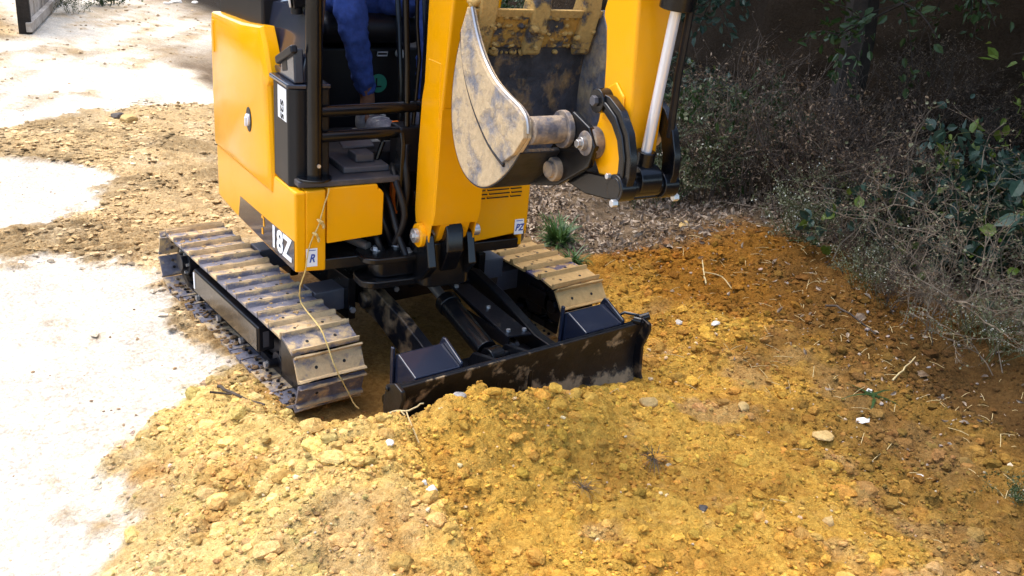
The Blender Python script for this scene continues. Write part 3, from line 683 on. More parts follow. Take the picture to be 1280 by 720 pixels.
# dipper
DY = .0
dip = [(1.43, 2.88), (1.56, 2.86), (1.70, 2.20), (1.742, 1.62), (1.757, 1.45), (1.768, 1.33), (1.765, 1.17), (1.735, 1.10), (1.66, 1.12), (1.615, 1.17), (1.615, 1.22), (1.63, 1.26), (1.640, 1.33), (1.632, 1.42), (1.618, 1.50), (1.602, 1.525), (1.602, 1.545), (1.61, 1.57), (1.53, 2.0), (1.42, 2.55), (1.34, 2.72), (1.34, 2.84)]
b = MB(); b.prism(dip, -.052, .052); dp_ = part(b, 'dipper_arm', M['yellow'], .009, seg=3)
b = MB(); b.cyl((1.635, -.080, 1.20), (1.635, .080, 1.20), .043, 28); b.cyl((1.635, -.090, 1.20), (1.635, -.078, 1.20), .034, 24); part(b, 'dipper_boss', M['pin_steel'], .003, dp_)
b = MB(); b.cyl((1.635, -.105, 1.20), (1.635, -.088, 1.20), .018, 20); b.cyl((1.635, -.116, 1.20), (1.635, -.103, 1.20), .012, 6); part(b, 'pin_end', M['steelpin'], .002, dp_)
for y0 in (-.064, .050):
    b = MB(); b.prism([(1.655, 1.27), (1.665, 1.355), (1.70, 1.375), (1.74, 1.345), (1.745, 1.27)], y0+(.004 if y0 < 0 else 0), y0+(.014 if y0 < 0 else .004)); part(b, 'link_boss', M['yellow'], .005, dp_)
b = MB(); b.cyl((1.50, -.062, 2.28), (1.50, .062, 2.28), .03, 16); part(b, 'arm_pin', M['black'], .003, dp_)
b = MB(); b.cyl((1.52, 0, 2.93), (.98, 0, 3.02), .036, 20); b.cyl((.98, 0, 3.02), (.75, 0, 2.62), .02, 16); part(b, 'dipper_cylinder', M['black'], .003)
# bucket cylinder on the front of the dipper
b = MB(); C0, C1 = (1.785, -.004, 1.150), (1.915, .012, 2.45)
b.cyl(line3(C0, C1, .335), line3(C0, C1, .98), .036, 28); b.cyl(line3(C0, C1, .325), line3(C0, C1, .375), .043, 28); kc = part(b, 'bucket_cylinder', M['black'], .003)
b = MB(); b.cyl(line3(C0, C1, .03), line3(C0, C1, .34), .0138, 28); part(b, 'bucket_cylinder_rod', M['chrome'], 0, kc)
b = MB(); b.cyl(line3(C0, C1, -.01), line3(C0, C1, .05), .026, 20); b.cyl((1.795, -.036, 1.140), (1.795, .030, 1.140), .040, 24); part(b, 'rod_eye', M['black'], .003, kc)
b = MB(); b.tube([(1.85, .045, 1.95), (1.83, .045, 1.62), (1.81, .05, 1.40), (1.80, .06, 1.25)], .010, 8); part(b, 'hydraulic_hose', M['hose'], 0)
# curved tipping links
def arc_strip(pts, w):
    n = len(pts); L = []; R = []
    for i, p in enumerate(pts):
        a = pts[max(i-1, 0)]; c = pts[min(i+1, n-1)]; dx, dz = c[0]-a[0], c[1]-a[1]; l = math.hypot(dx, dz); ww = w if not hasattr(w, '__len__') else w[i]
        L.append((p[0]-dz/l*ww, p[1]+dx/l*ww)); R.append((p[0]+dz/l*ww, p[1]-dx/l*ww))
    return L+R[::-1]
lk = [(1.665, 1.325), (1.71, 1.318), (1.755, 1.295), (1.792, 1.255), (1.812, 1.205), (1.815, 1.165), (1.805, 1.125)]
for y0, y1 in ((-.086, -.062), (.054, .076)):
    b = MB(); b.prism(arc_strip(lk, [.020, .024, .026, .026, .026, .026, .024]), y0, y1)
    b.prism(arc_strip(lk, .006), y0-.006 if y0 < 0 else y1-.001, y0+.001 if y0 < 0 else y1+.006)
    ym = y0-.012 if y0 < 0 else y1+.012
    b.cyl((1.672, y0-.008, 1.322), (1.672, y1+.008, 1.322), .032, 24); b.cyl((1.80, y0-.012, 1.125), (1.80, y1+.012, 1.125), .036, 24)
    tl = part(b, 'tipping_link', M['black'], .004)
    b = MB(); e = -1 if y0 < 0 else 1; yy = (y0 if e < 0 else y1)
    b.cyl((1.672, yy+e*.008, 1.322), (1.672, yy+e*.020, 1.322), .014, 6); part(b, 'link_bolt', M['greysteel'], .001, tl)
    b = MB(); b.cyl((1.815, yy+e*.010, 1.090), (1.815, yy+e*.026, 1.090), .0105, 6); part(b, 'link_bolt', M['bolt'], .001, tl)
    b = MB(); b.cyl((1.775, yy+e*.010, 1.150), (1.775, yy+e*.022, 1.150), .008, 6); part(b, 'link_bolt', M['bolt'], .001, tl)
b = MB(); b.cyl((1.80, -.10, 1.125), (1.80, .088, 1.125), .028, 20); part(b, 'link_pin', M['black'], .003)
lk2 = [(1.80, 1.125), (1.72, 1.10), (1.62, 1.085), (1.52, 1.095)]
b = MB(); b.prism(arc_strip(lk2, [.035, .032, .032, .035]), -.062, .062); part(b, 'bucket_link', M['black'], .006)
b = MB(); b.cyl((1.51, -.108, 1.095), (1.51, .108, 1.095), .034, 24); b.cyl((1.51, -.120, 1.095), (1.51, -.105, 1.095), .024, 20); part(b, 'bucket_link_pin', M['pin_steel'], .003)
# ---- bucket
BY0, BY1 = -.205, .235
wrap = [(1.165, 1.485), (1.135, 1.42), (1.108, 1.36), (1.090, 1.28), (1.085, 1.20), (1.098, 1.12), (1.135, 1.05), (1.19, 1.005), (1.26, .988), (1.33, .998), (1.40, 1.035), (1.46, 1.085), (1.515, 1.15)]
def dense(p, k=3):
    o = []
    P = [Vector((a, b_, 0)) for a, b_ in p]
    for i in range(len(P)-1):
        q0, q1, q2, q3 = P[max(i-1, 0)], P[i], P[i+1], P[min(i+2, len(P)-1)]
        for j in range(k):
            t = j/k; v = .5*((2*q1)+(q2-q0)*t+(2*q0-5*q1+4*q2-q3)*t*t+(3*q1-q0-3*q2+q3)*t**3); o.append((v.x, v.y))
    return o+[p[-1]]
wd = dense(wrap)
bk = empty('bucket'); bpy.data.objects.remove(bk)
b = MB(); b.sweep(wd, BY0, BY1, .010, 0); bk = part(b, 'bucket', M['bucket_in'], 0)
mouth = dense([(1.555, 1.20), (1.545, 1.245), (1.50, 1.272), (1.43, 1.290), (1.35, 1.318), (1.28, 1.365), (1.225, 1.425), (1.185, 1.49)])
for y0, y1 in ((BY0-.012, BY0), (BY1, BY1+.012)):
    b = MB(); b.prism(wd+mouth, y0, y1); part(b, 'side_plate', M['bucket_out'], .003, bk)
    cut = dense([(1.15, 1.42), (1.16, 1.36), (1.20, 1.28), (1.27, 1.205), (1.36, 1.14), (1.45, 1.105)])
    yy = (y0-.016, y0-.0005) if y0 < 0 else (y1+.0005, y1+.016)
    b = MB(); b.prism(cut+[(1.51, 1.145)]+mouth, yy[0], yy[1]); part(b, 'side_cutter', M['bucket_out'], .003, bk)
b = MB(); b.tube([(x-.009, BY0-.013, z-.008) for x, z in dense([(1.142, 1.42), (1.158, 1.36), (1.198, 1.28), (1.268, 1.203), (1.358, 1.138), (1.45, 1.103)])], .0075, 6); part(b, 'weld_seam', M['bucket_under'], 0, bk)
b = MB(); b.tube([(x, BY0-.013, z) for x, z in mouth[1:]], .0055, 6); part(b, 'worn_edge', M['steelpin'], 0, bk)
# outer skin of the wrapper near-black: underside shade in the colour, few clay specks
b = MB(); b.sweep([(x, z) for x, z in wd], BY0-.010, BY1+.010, -.004, 0); part(b, 'wear_skin', M['bucket_under'], 0, bk)
b = MB(); b.prism([(1.166, 1.478), (1.150, 1.455), (1.118, 1.372), (1.130, 1.366), (1.164, 1.452), (1.186, 1.482)], BY0-.002, BY1+.002); lip = part(b, 'lip_plate', M['bucket_lip'], .004, bk)
b = MB(); b.prism([(1.166, 1.487), (1.160, 1.468), (1.178, 1.462), (1.190, 1.486)], BY0-.004, BY1+.004); part(b, 'lip_edge', M['bucket_mud'], .003, bk)
for y in (-.165, .015, .195):
    b = MB(); w = .030
    pr = [(1.120, 1.395), (1.105, 1.45), (1.135, 1.52), (1.185, 1.655), (1.20, 1.655), (1.20, 1.56), (1.195, 1.48), (1.165, 1.395), (1.150, 1.350), (1.135, 1.345)]
    b.prism(pr, y-w, y+w); t = part(b, 'tooth', M['bucket_mud'], .010, bk, seg=3)
b = MB(); b.cyl((1.535, BY0, 1.215), (1.535, -.085, 1.215), .038, 28); b.cyl((1.535, -.105, 1.215), (1.535, -.088, 1.215), .052, 28); part(b, 'cross_tube', M['pin_steel'], .003, bk)
b = MB(); b.cyl((1.535, .085, 1.215), (1.535, BY1, 1.215), .038, 28); b.cyl((1.535, .075, 1.215), (1.535, .10, 1.215), .058, 28); part(b, 'cross_tube', M['pin_steel'], .003, bk)
for y in (-.088, .070):
    b = MB(); b.prism([(1.30, .99), (1.42, 1.02), (1.52, 1.05), (1.66, 1.14), (1.68, 1.20), (1.645, 1.245), (1.56, 1.27), (1.50, 1.19), (1.40, 1.06)], y, y+.018); part(b, 'hanger_plate', M['black'], .004, bk)
# lumps of wet clay stuck inside the lip
def lumps(name, pts, sz, mat, par, flat=.8):
    P = np.array(pts, float); o = clods(name, P, np.array(sz), 1, mat, flat=flat, rough=.16, smooth=True); o.parent = par; o['kind'] = 'stuff'; return o
pts = []; sz = []
for i in range(120):
    y = random.uniform(BY0+.01, BY1-.01); t = random.random()**1.4; q = wd[int(t*7)]
    pts.append((q[0]+.012, y, q[1]-.01)); sz.append(random.uniform(.004, .014))
for i in range(40):
    yc = random.choice((-.165, .015, .195)); pts.append((1.165+random.uniform(-.01, .015), yc+random.uniform(-.038, .038), random.uniform(1.36, 1.56))); sz.append(random.uniform(.006, .017))
for i in range(14): pts.append((1.17, BY0+random.uniform(-.012, .03), random.uniform(1.38, 1.52))); sz.append(random.uniform(.008, .020))
lumps('clay_lumps', pts, sz, M['bucket_mud'], bk)
# ---- upper works
YS, XF = -.548, .560        # right flank and front plane of the body
def bodypart(name, poly, a, b_, ax, mat, bev=.008, parent=None, seg=3): 
    m = MB(); m.prism(poly, a, b_, ax); return part(m, name, mat, bev, parent, seg=seg)
# floor pan / base
bodypart('base_plate', [(-.60, -.50), (.50, -.50), (.53, -.44), (.53, .40), (.44, .48), (-.60, .48)], .455, .50, 'z', M['black'], .006)
# lower skirt on the right flank with its wrapped front corner
sk = bodypart('side_skirt', [(-.60, .415), (-.30, .418), (.20, .443), (XF, .470), (XF, .775), (.30, .765), (.285, .70), (-.60, .66)], YS, YS+.045, 'y', M['yellow'], .012)
bodypart('front_corner', [(YS+.040, .472), (YS+.115, .468), (YS+.115, .778), (YS+.040, .775)], XF-.06, XF, 'x', M['yellow'], .007, sk)
bodypart('front_panel', [(-.428, .570), (-.212, .583), (-.210, .745), (-.222, .762), (-.232, .764), (-.236, .782), (-.428, .780)], XF-.06, XF-.004, 'x', M['yellow'], .007)
# side cover (engine / tank door), slightly bowed
cov = [(-.605, .655), (-.612, .90), (-.600, 1.165), (-.585, 1.238), (-.10, 1.262), (.175, 1.288), (.225, 1.225), (.285, 1.135), (.285, 1.108), (.262, 1.088), (.275, .95), (.292, .768), (.292, .690), (-.30, .665)]
m = MB(); n = len(cov)
def inset(P, d):
    cx = sum(p[0] for p in P)/len(P); cz = sum(p[1] for p in P)/len(P); o = []
    for x, z in P:
        L = math.hypot(x-cx, z-cz); o.append((x-(x-cx)/L*d, z-(z-cz)/L*d))
    return o
rings = [(0, YS+.05), (0, YS+.008), (.010, YS-.004), (.045, YS-.013)]
for d, y in rings:
    m.v += [(x, y, z) for x, z in inset(cov, d)]
for k in range(len(rings)-1):
    m.f += [(k*n+i, k*n+(i+1) % n, (k+1)*n+(i+1) % n, (k+1)*n+i) for i in range(n)]; m.mi += [0]*n
m.f += [tuple(range(n)), tuple(range(3*n, 4*n))]; m.mi += [0, 0]
cv = part(m, 'side_cover', M['yellow_gloss'], .003)
bodypart('grip_recess', [(-.535, 1.075), (-.515, 1.08), (-.515, 1.20), (-.500, 1.20), (-.500, 1.215), (-.540, 1.21)], YS-.0155, YS-.010, 'y', M['yellow'], .002, cv)
# rear counterweight, wraps the tail
bodypart('counterweight', [(-.612, YS+.01), (-.70, -.44), (-.765, -.25), (-.785, 0), (-.765, .25), (-.70, .42), (-.612, .50), (-.56, .50), (-.56, YS+.01)], .43, 1.15, 'z', M['yellow'], .02)
# lock badge
m = MB(); P_ = [(.026+.0135*math.cos(t), .91+.050*math.sin(t)) for t in (2*PI*i/28 for i in range(28))]
m.prism([(.026+.036*math.cos(t), .912+.048*math.sin(t)) for t in (2*PI*i/28 for i in range(28))], YS-.0165, YS-.012); bd = part(m, 'lock_recess', M['blackclean'], .002, cv)
m = MB(); m.cyl((.030, YS-.026, .912), (.030, YS-.015, .912), .024, 20); m.box((.030, YS-.028, .905), (.014, .008, .036)); part(m, 'door_lock', M['chrome'], .002, cv)
# model plate: dark wedge along the skirt with the size number
dec = [(-.225, .528), (-.235, .432), (.10, .449), (.545, .476), (.550, .582), (.15, .548), (-.20, .545)]
m = MB(); m.prism([(-.195, .532), (-.235, .432), (.10, .449), (.552, .4765), (.552, .590), (.20, .560)], YS-.0015, YS-.0001); dc_ = part(m, 'model_plate', M['bluegrey'], 0, sk)
tm = frame_mat((.395, YS-.0035, .527), (1, 0, .085), (0, 0, 1))
t = text_obj('18Z', .118, M['white'], ex, tm, .0007, .0038, 0, 'model_number', 1.35); upper(t); t.parent = sk; t.matrix_local = Matrix()
for k, (x0, z0, w, h) in enumerate(((.135, .545, .028, .014), (.159, .517, .016, .038), (.135, .478, .020, .030))):
    m = MB(); m.prism([(x0, z0), (x0+w, z0+.003), (x0+w-.006, z0+h), (x0+.002, z0+h-.004)], YS-.004, YS-.002); part(m, 'yellow_bar', M['yellow'], 0, dc_)
# front right-hand panel with louvres
fp = bodypart('engine_side_panel', [(.10, .505), (.405, .535), (.418, .56), (.418, .86), (.10, .86)], XF-.07, XF-.002, 'x', M['yellow'], .008)
bodypart('left_flank', [(.44, .46), (XF-.02, .405), (XF-.03, .395), (XF-.07, .395), (-.60, .49), (-.60, .50), (.42, .50)], .47, .86, 'z', M['yellow'], .01)
for r_i, z in enumerate((.690, .706, .722, .738, .754)):
    for y0, y1 in (((.178, .213), (.221, .318), (.326, .375)) if r_i % 2 == 0 else ((.178, .222), (.230, .322), (.330, .378)))[0:3]:
        m = MB(); m.box((XF-.0015, (y0+y1)/2, z+.003), (.003, y1-y0, .0075)); part(m, 'vent_slot', M['hole'], 0, fp)
        m = MB(); m.prism([(XF-.002, z+.0068), (XF+.006, z+.0068), (XF-.002, z+.010)], y0, y1, 'y'); part(m, 'vent_lip', M['yellow'], 0, fp)
def sticker(o, x, y, w, h, txt, par, blue=True, sx=.8):
    mm = frame_mat(o, x, y); m = MB(); m.box((0, 0, -.0006), (w, h, .0012)); me_o = m.build('warning_sticker', M['white'], None, 0, False); me_o.data.transform(mm); me_o.parent = par
    t = text_obj(txt, h*(.62 if blue else .42), M['blue'] if blue else M['hole'], par, mm @ Matrix.Translation((0, -.004 if blue else -.022, .0012)) @ (Matrix() if blue else Matrix.Rotation(-PI/2, 4, 'Z')), .0004, .001, .3 if blue else 0, 'sticker_print', sx); t.parent = me_o
    if blue:
        m = MB(); m.box((0, h*.40, .0006), (w*.7, .0025, .0008)); q = m.build('sticker_line', M['blue'], None, 0, False); q.data.transform(mm); q.parent = me_o
    return me_o
for st in (sticker((XF+.0022, -.487, .525), (0, 1, 0), (0, 0, 1), .042, .070, 'R', ex), sticker((XF+.0006, .378, .560), (0, 1, 0), (0, 0, 1), .042, .064, 'PZ', ex)): upper(st)
# console box at the front right of the operator place
cb = bodypart('console_box', [(.302, YS+.004), (.475, YS+.004), (.500, YS+.03), (.500, -.40), (.302, -.40)], .770, 1.125, 'z', M['blackclean'], .008)
upper(sticker((.412, YS+.003, 1.058), (1, 0, 0), (0, 0, 1), .100, .115, 'S25', ex, False, 1.0))
for x, z in ((.5005, 1.075), (.5005, .83)):
    m = MB(); m.cyl((x, -.455, z), (x+.006, -.455, z), .007, 10); part(m, 'screw', M['bolt'], 0, cb)
bodypart('console_ledge', [(.285, YS-.006), (.50, YS-.006), (.515, -.50), (.515, -.40), (.285, -.40)], 1.125, 1.142, 'z', M['bluegrey'], .006)
# moulded side console behind and above the cover
m = MB()
m.add([(.06, -.515, 1.142), (.505, -.515, 1.142), (.505, -.43, 1.44), (.05, -.470, 1.36), (.06, -.34, 1.142), (.505, -.44, 1.142), (.505, -.415, 1.44), (.05, -.34, 1.36)],
      [(0, 1, 2, 3), (5, 4, 7, 6), (1, 5, 6, 2), (4, 0, 3, 7), (3, 2, 6, 7), (4, 5, 1, 0)])
part(m, 'side_console', M['bluegrey'], .014, seg=3)
bodypart('rear_console', [(-.60, .86), (.058, .86), (.058, 1.375), (-.10, 1.352), (-.60, 1.330)], -.512, -.33, 'y', M['blackclean'], .012)
m = MB(); m.prism([(-.58, 1.331), (-.10, 1.353), (.05, 1.376), (.05, 1.390), (-.10, 1.367), (-.58, 1.345)], -.52, -.34); part(m, 'console_rim', M['blackclean'], .004)
m = MB(); m.bb(.22, .48, -.527, -.50, 1.142, 1.165); m.prism([(.34, 1.145), (.36, 1.20), (.50, 1.262), (.512, 1.145)], -.530, -.495); part(m, 'latch_housing', M['bluegrey'], .006)
m = MB(); m.box((.425, -.532, 1.228), (.20, .026, .030), Matrix.Rotation(-.36, 3, 'Y')); m.box((.40, -.522, 1.190), (.07, .02, .05), Matrix.Rotation(-.2, 3, 'Y')); part(m, 'latch_handle', M['blackclean'], .008)
m = MB(); m.cyl((.36, -.50, 1.430), (.37, -.44, 1.445), .062, 28, .055); m.cyl((.365, -.475, 1.40), (.365, -.475, 1.355), .02, 12); wl = part(m, 'work_light', M['blackclean'], .004)
m = MB(); m.cyl((.358, -.506, 1.429), (.36, -.499, 1.430), .054, 28); part(m, 'lens', M['light'], .002, wl)
# operator platform, seat base and rear
bodypart('floor_deck', [(-.30, YS+.02), (.54, YS+.02), (.55, -.44), (.55, -.13), (.50, -.10), (.46, -.05), (.42, .40), (-.30, .40)], .782, .806, 'z', M['deck'], .006)
m = MB(); m.bb(.26, .48, -.34, -.16, .806, .83); m.bb(.34, .43, -.275, -.20, .83, .862); m.box((.33, -.235, .875), (.05, .13, .012), Matrix.Rotation(.3, 3, 'Y')); part(m, 'travel_pedal', M['greysteel'], .006)
m = MB(); m.cyl((.40, -.18, .83), (.40, -.155, .90), .010, 8); m.box((.402, -.15, .91), (.03, .05, .012)); part(m, 'pedal_stem', M['black'], .002)
m = MB(); m.bb(-.60, -.20, -.32, .36, .80, 1.15); sbx = part(m, 'seat_box', M['blackclean'], .015)
m = MB(); m.cyl((-.198, .06, .995), (-.1955, .06, .995), .040, 28); rs = part(m, 'round_sticker', M['green'], 0, sbx)
m = MB(); m.bb(-.1950, -.1938, .048, .055, .978, 1.018); m.bb(-.1950, -.1938, .055, .075, .978, .985); part(m, 'sticker_mark', M['hole'], 0, rs)
m = MB(); m.tube([(-.19, .05, 1.115), (-.185, .05, 1.130), (-.185, .095, 1.130), (-.19, .095, 1.115), (-.19, .05, 1.115)], .0035, 6); part(m, 'hasp', M['chrome'], 0, sbx)
m = MB(); m.cyl((-.19, .15, 1.125), (-.165, .15, 1.125), .020, 16); part(m, 'release_knob', M['light'], .003, sbx)
m = MB(); m.prism([(-.58, 1.17), (-.16, 1.17), (-.12, 1.22), (-.13, 1.27), (-.20, 1.29), (-.58, 1.26)], -.21, .23); part(m, 'seat_cushion', M['vinyl'], .025)
m = MB(); m.prism([(-.55, 1.24), (-.62, 1.72), (-.56, 1.74), (-.46, 1.28)], -.20, .22); part(m, 'seat_back', M['vinyl'], .03)
m = MB(); m.bb(-.78, -.52, -.46, .46, 1.10, 1.32); part(m, 'engine_hood', M['blackclean'], .03)
bodypart('left_console', [(-.50, .80), (.10, .80), (.10, 1.34), (-.50, 1.38)], .34, .47, 'y', M['blackclean'], .02)
m = MB(); m.bb(.30, .44, .05, .42, .80, 1.0); part(m, 'front_cowl', M['blackclean'], .02)
m = MB(); m.bb(.06, .10, -.50, -.34, .83, 1.14); part(m, 'kick_panel', M['greysteel'], .006)
# control levers
for y, z in ((-.40, 1.44), (.40, 1.44)):
    m = MB(); m.tube([(-.05, y, 1.36), (-.02, y, 1.48), (0, y*.97, 1.60)], .010, 8); m.cyl((0, y*.97, 1.58), (.01, y*.96, 1.70), .020, 14, .024); part(m, 'control_lever', M['blackclean'], .002)
for y in (-.06, .05):
    m = MB(); m.tube([(.34, y, .82), (.33, y, 1.10), (.27, y, 1.42), (.20, y, 1.50)], .011, 8); m.cyl((.20, y, 1.49), (.16, y, 1.56), .019, 12); part(m, 'travel_lever', M['black'], .002)
# canopy frame
m = MB(); m.tube([(.515, -.462, .79), (.515, -.462, 1.5), (.50, -.462, 2.18), (.44, -.455, 2.26)], .029, 20); fpst = part(m, 'front_post', M['black'], 0)
m = MB(); m.cyl((.515, -.462, .806), (.515, -.462, .815), .062, 24); part(m, 'post_foot', M['black'], .003, fpst)
m = MB(); m.cyl((.543, -.455, .86), (.548, -.455, .86), .007, 8); part(m, 'post_screw', M['bolt'], 0, fpst)
m = MB(); m.tube([(.50, -.105, .98), (.50, -.112, 1.20), (.495, -.135, 1.6), (.44, -.16, 2.24)], .0125, 12); part(m, 'grab_rail', M['black'], 0)
m = MB(); m.tube([(.49, -.075, .98), (.49, -.06, 1.22), (.49, -.075, 1.34), (.485, -.085, 1.7), (.44, -.09, 2.24)], .008, 10); part(m, 'inner_rail', M['black'], 0)
for z, r in ((1.045, .021), (.955, .021)):
    m = MB(); m.cyl((.507, -.44, z), (.497, -.075, z+.004), r, 16); m.cyl((.497, -.075, z+.004), (.44, .40, z+.004), r, 16); part(m, 'guard_rail', M['black'], 0)
m = MB(); m.bb(.42, .52, -.14, -.05, .80, .98); part(m, 'lever_stand', M['blackclean'], .012)
m = MB(); m.prism([(.50, .83), (.52, .95), (.545, .97), (.56, .93), (.555, .80), (.54, .70), (.53, .66), (.515, .70), (.52, .80)], -.150, -.132); part(m, 'hose_cover', M['black'], .005)
m = MB(); m.tube([(.44, .43, .86), (.44, .43, 2.26)], .027, 16); part(m, 'front_post', M['black'], 0)
for y in (-.43, .43):
    m = MB(); m.tube([(-.62, y, 1.28), (-.60, y, 2.24)], .027, 16); part(m, 'rear_post', M['black'], 0)
m = MB(); m.prism(rrect(-.70, .56, -.50, .50, .08), 2.25, 2.31, 'z'); part(m, 'canopy_roof', M['yellow'], .015)

# ------------------------------------------------------------ operator
def skin_obj(name, verts, edges, radii, mat, parent, sub_=2, root=0):
    me = bpy.data.meshes.new(name); me.from_pydata(verts, edges, []); me.materials.append(mat)
    o = bpy.data.objects.new(name, me); COL.objects.link(o)
    sk_ = o.modifiers.new('skin', 'SKIN'); 
    if not me.skin_vertices: me.attributes  # created by the modifier
    bpy.context.view_layer.update()
    return o
import bmesh
def skin_mesh(name, verts, edges, radii, mat, parent, root=0, sub_=2):
    bm = bmesh.new(); ly = bm.verts.layers.skin.verify(); vs = [bm.verts.new(v) for v in verts]
    for a, b_ in edges: bm.edges.new((vs[a], vs[b_]))
    for v, r in zip(vs, radii):
        v[ly].radius = (r, r) if not hasattr(r, '__len__') else r
    vs[root][ly].use_root = True
    me = bpy.data.meshes.new(name); bm.to_mesh(me); bm.free()
    o = bpy.data.objects.new(name, me); COL.objects.link(o)
    m1 = o.modifiers.new('s', 'SKIN'); m1.use_smooth_shade = True; m2 = o.modifiers.new('b', 'SUBSURF'); m2.levels = m2.render_levels = sub_
    bpy.context.view_layer.update()
    me2 = bpy.data.meshes.new_from_object(o.evaluated_get(bpy.context.evaluated_depsgraph_get()))
    bpy.data.objects.remove(o); me2.materials.clear(); me2.materials.append(mat)
    me2.polygons.foreach_set('use_smooth', [True]*len(me2.polygons))
    o = bpy.data.objects.new(name, me2); COL.objects.link(o)
    if parent: o.parent = parent
    return o
pr = empty('person', (0, 0, 0), TH)
tag(pr, 'seated operator in blue trousers and dusty shoes behind the black front rails', 'person')
V = []; E = []; R_ = []
def chain(start, pts, rad):
    p = start
    for q, r in zip(pts, rad):
        V.append(q); R_.append(r); E.append((p, len(V)-1)) if p is not None else None; p = len(V)-1
    return p
pel = chain(None, [(-.40, 0, 1.36)], [(.13, .10)])
ch = chain(pel, [(-.43, 0, 1.50), (-.44, 0, 1.66), (-.43, 0, 1.80)], [(.13, .10), (.15, .11), (.12, .09)])
nk = chain(ch, [(-.41, 0, 1.88), (-.39, 0, 1.93)], [.055, .055])
chain(nk, [(-.37, 0, 2.00), (-.37, 0, 2.09), (-.38, 0, 2.15)], [(.075, .085), (.078, .092), (.055, .065)])
legs = {-1: [(-.30, -.09, 1.345), (-.12, -.14, 1.375), (.03, -.165, 1.39), (.045, -.140, 1.22), (.02, -.090, 1.05), (.005, -.066, .985), (0, -.066, .91)],
        1: [(-.30, .10, 1.345), (-.12, .17, 1.375), (.03, .20, 1.385), (.04, .19, 1.22), (.03, .18, 1.05), (.02, .17, .965), (.02, .17, .90)]}
lr = [.088, .078, .060, .054, .036, .031, .036]
for s in (-1, 1):
    e = chain(pel, legs[s], lr)
    x, y, z = legs[s][-1]; chain(e, [(x+.05, y+.01, .870), (x+.09, y+.02, .862)], [.020, .016])
    sh = chain(ch, [(-.43, s*.17, 1.78), (-.38, s*.24, 1.62), (-.34, s*.29, 1.52), (-.20, s*.34, 1.54), (-.08, s*.365, 1.58)], [.058, .047, .040, .034, .026])
    pm = chain(sh, [(-.035, s*.380, 1.60)], [(.036, .016)])
    for k in range(4):
        a = (k-1.5)*.019
        chain(pm, [(.005, s*.395, 1.60+a), (.030, s*.385, 1.60+a), (.028, s*.362, 1.60+a)], [.0095, .0085, .007])
    chain(pm, [(-.02, s*.360, 1.63), (.005, s*.352, 1.645)], [.010, .008])
skin_mesh('body', V, E, R_, M['skin'], pr)
def cloth(name, chains, mat):
    V2 = []; E2 = []; R2 = []
    for ci, (par_, pts, rad) in enumerate(chains):
        p = par_
        for q, r in zip(pts, rad):
            V2.append(q); R2.append(r)
            if p is not None: E2.append((p, len(V2)-1))
            p = len(V2)-1
    return skin_mesh(name, V2, E2, R2, mat, pr)
tro = [(None, [(-.40, 0, 1.37)], [(.145, .12)]), (0, [(-.42, 0, 1.47)], [(.14, .11)])]
for s in (-1, 1): tro.append((0, [(x+(.004 if i == 3 else 0), y, z) for i, (x, y, z) in enumerate(legs[s][:6])], [.100, .094, .076, .060, .046, .040]))
tr = skin_tr = cloth('trousers', tro, M['denim']); ss_ = tr.modifiers.new('fine', 'SUBSURF'); ss_.levels = ss_.render_levels = 1
dtx = bpy.data.textures.new('folds', 'CLOUDS'); dtx.noise_scale = .035; dm = tr.modifiers.new('folds', 'DISPLACE'); dm.texture = dtx; dm.strength = .030; dm.mid_level = .5; dm.texture_coords = 'LOCAL'
cloth('shirt', [(None, [(-.41, 0, 1.44), (-.43, 0, 1.52), (-.44, 0, 1.66), (-.43, 0, 1.81), (-.42, 0, 1.86)], [(.142, .115), (.145, .115), (.165, .125), (.13, .10), .07]), (3, [(-.43, -.18, 1.79), (-.385, -.24, 1.64), (-.35, -.28, 1.56)], [.072, .062, .058]), (3, [(-.43, .18, 1.79), (-.385, .24, 1.64), (-.35, .28, 1.56)], [.072, .062, .058])], M['shirt'])
for s in (-1, 1):
    x, y, z = legs[s][-1]
    skin_mesh('shoe', [(x-.055, y-.01, .868), (x, y, .880), (x+.05, y+.022, .878), (x+.10, y+.046, .868), (x+.15, y+.068, .856), (x, y, .925)], [(0, 1), (1, 2), (2, 3), (3, 4), (1, 5)], [(.038, .042), (.048, .050), (.050, .048), (.050, .042), (.036, .030), .046], M['shoe_cloth'], pr, 2)
    b = MB(); b.prism([(x-.085, y-.035), (x-.09, y+.02), (x-.03, y+.045), (x+.06, y+.075), (x+.15, y+.115), (x+.185, y+.09), (x+.175, y+.045), (x+.08, y-.02), (x-.02, y-.05)], .812, .832, 'z'); b.build('shoe_sole', M['stonewhite'], pr, .006)
    for k in range(4):
        b = MB(); b.tube([(x+.035+k*.02, y-.018+k*.007, .925-k*.008), (x+.042+k*.02, y+.016+k*.009, .934-k*.009), (x+.04+k*.02, y+.050+k*.008, .922-k*.008)], .0035, 5); b.build('lace', M['stonewhite'], pr)
m = MB()
o = skin_mesh('hair', [(-.40, 0, 2.10), (-.385, 0, 2.165), (-.43, 0, 2.06)], [(0, 1), (0, 2)], [(.088, .092), (.07, .075), (.06, .07)], M['hair'], pr, 0)
for nm, pts, mt, r in (('eye', [(-.300, -.032, 2.055), (-.300, .032, 2.055)], 'hole', .010), ('nose', [(-.288, 0, 2.025)], 'skin', .016), ('ear', [(-.37, -.085, 2.04), (-.37, .085, 2.04)], 'skin', .022)):
    for p in pts:
        m = MB(); v, f = ico(1); m.add([(p[0]+a*r*.6, p[1]+b_*r*.7, p[2]+c*r*1.2) for a, b_, c in v], [tuple(t) for t in f]); m.build(nm, M[mt], pr)
m = MB(); m.add([(-.298+a*.008, b_*.026, 1.985+c*.006) for a, b_, c in v], [tuple(t) for t in f]); m.build('mouth', M['skin'], pr)
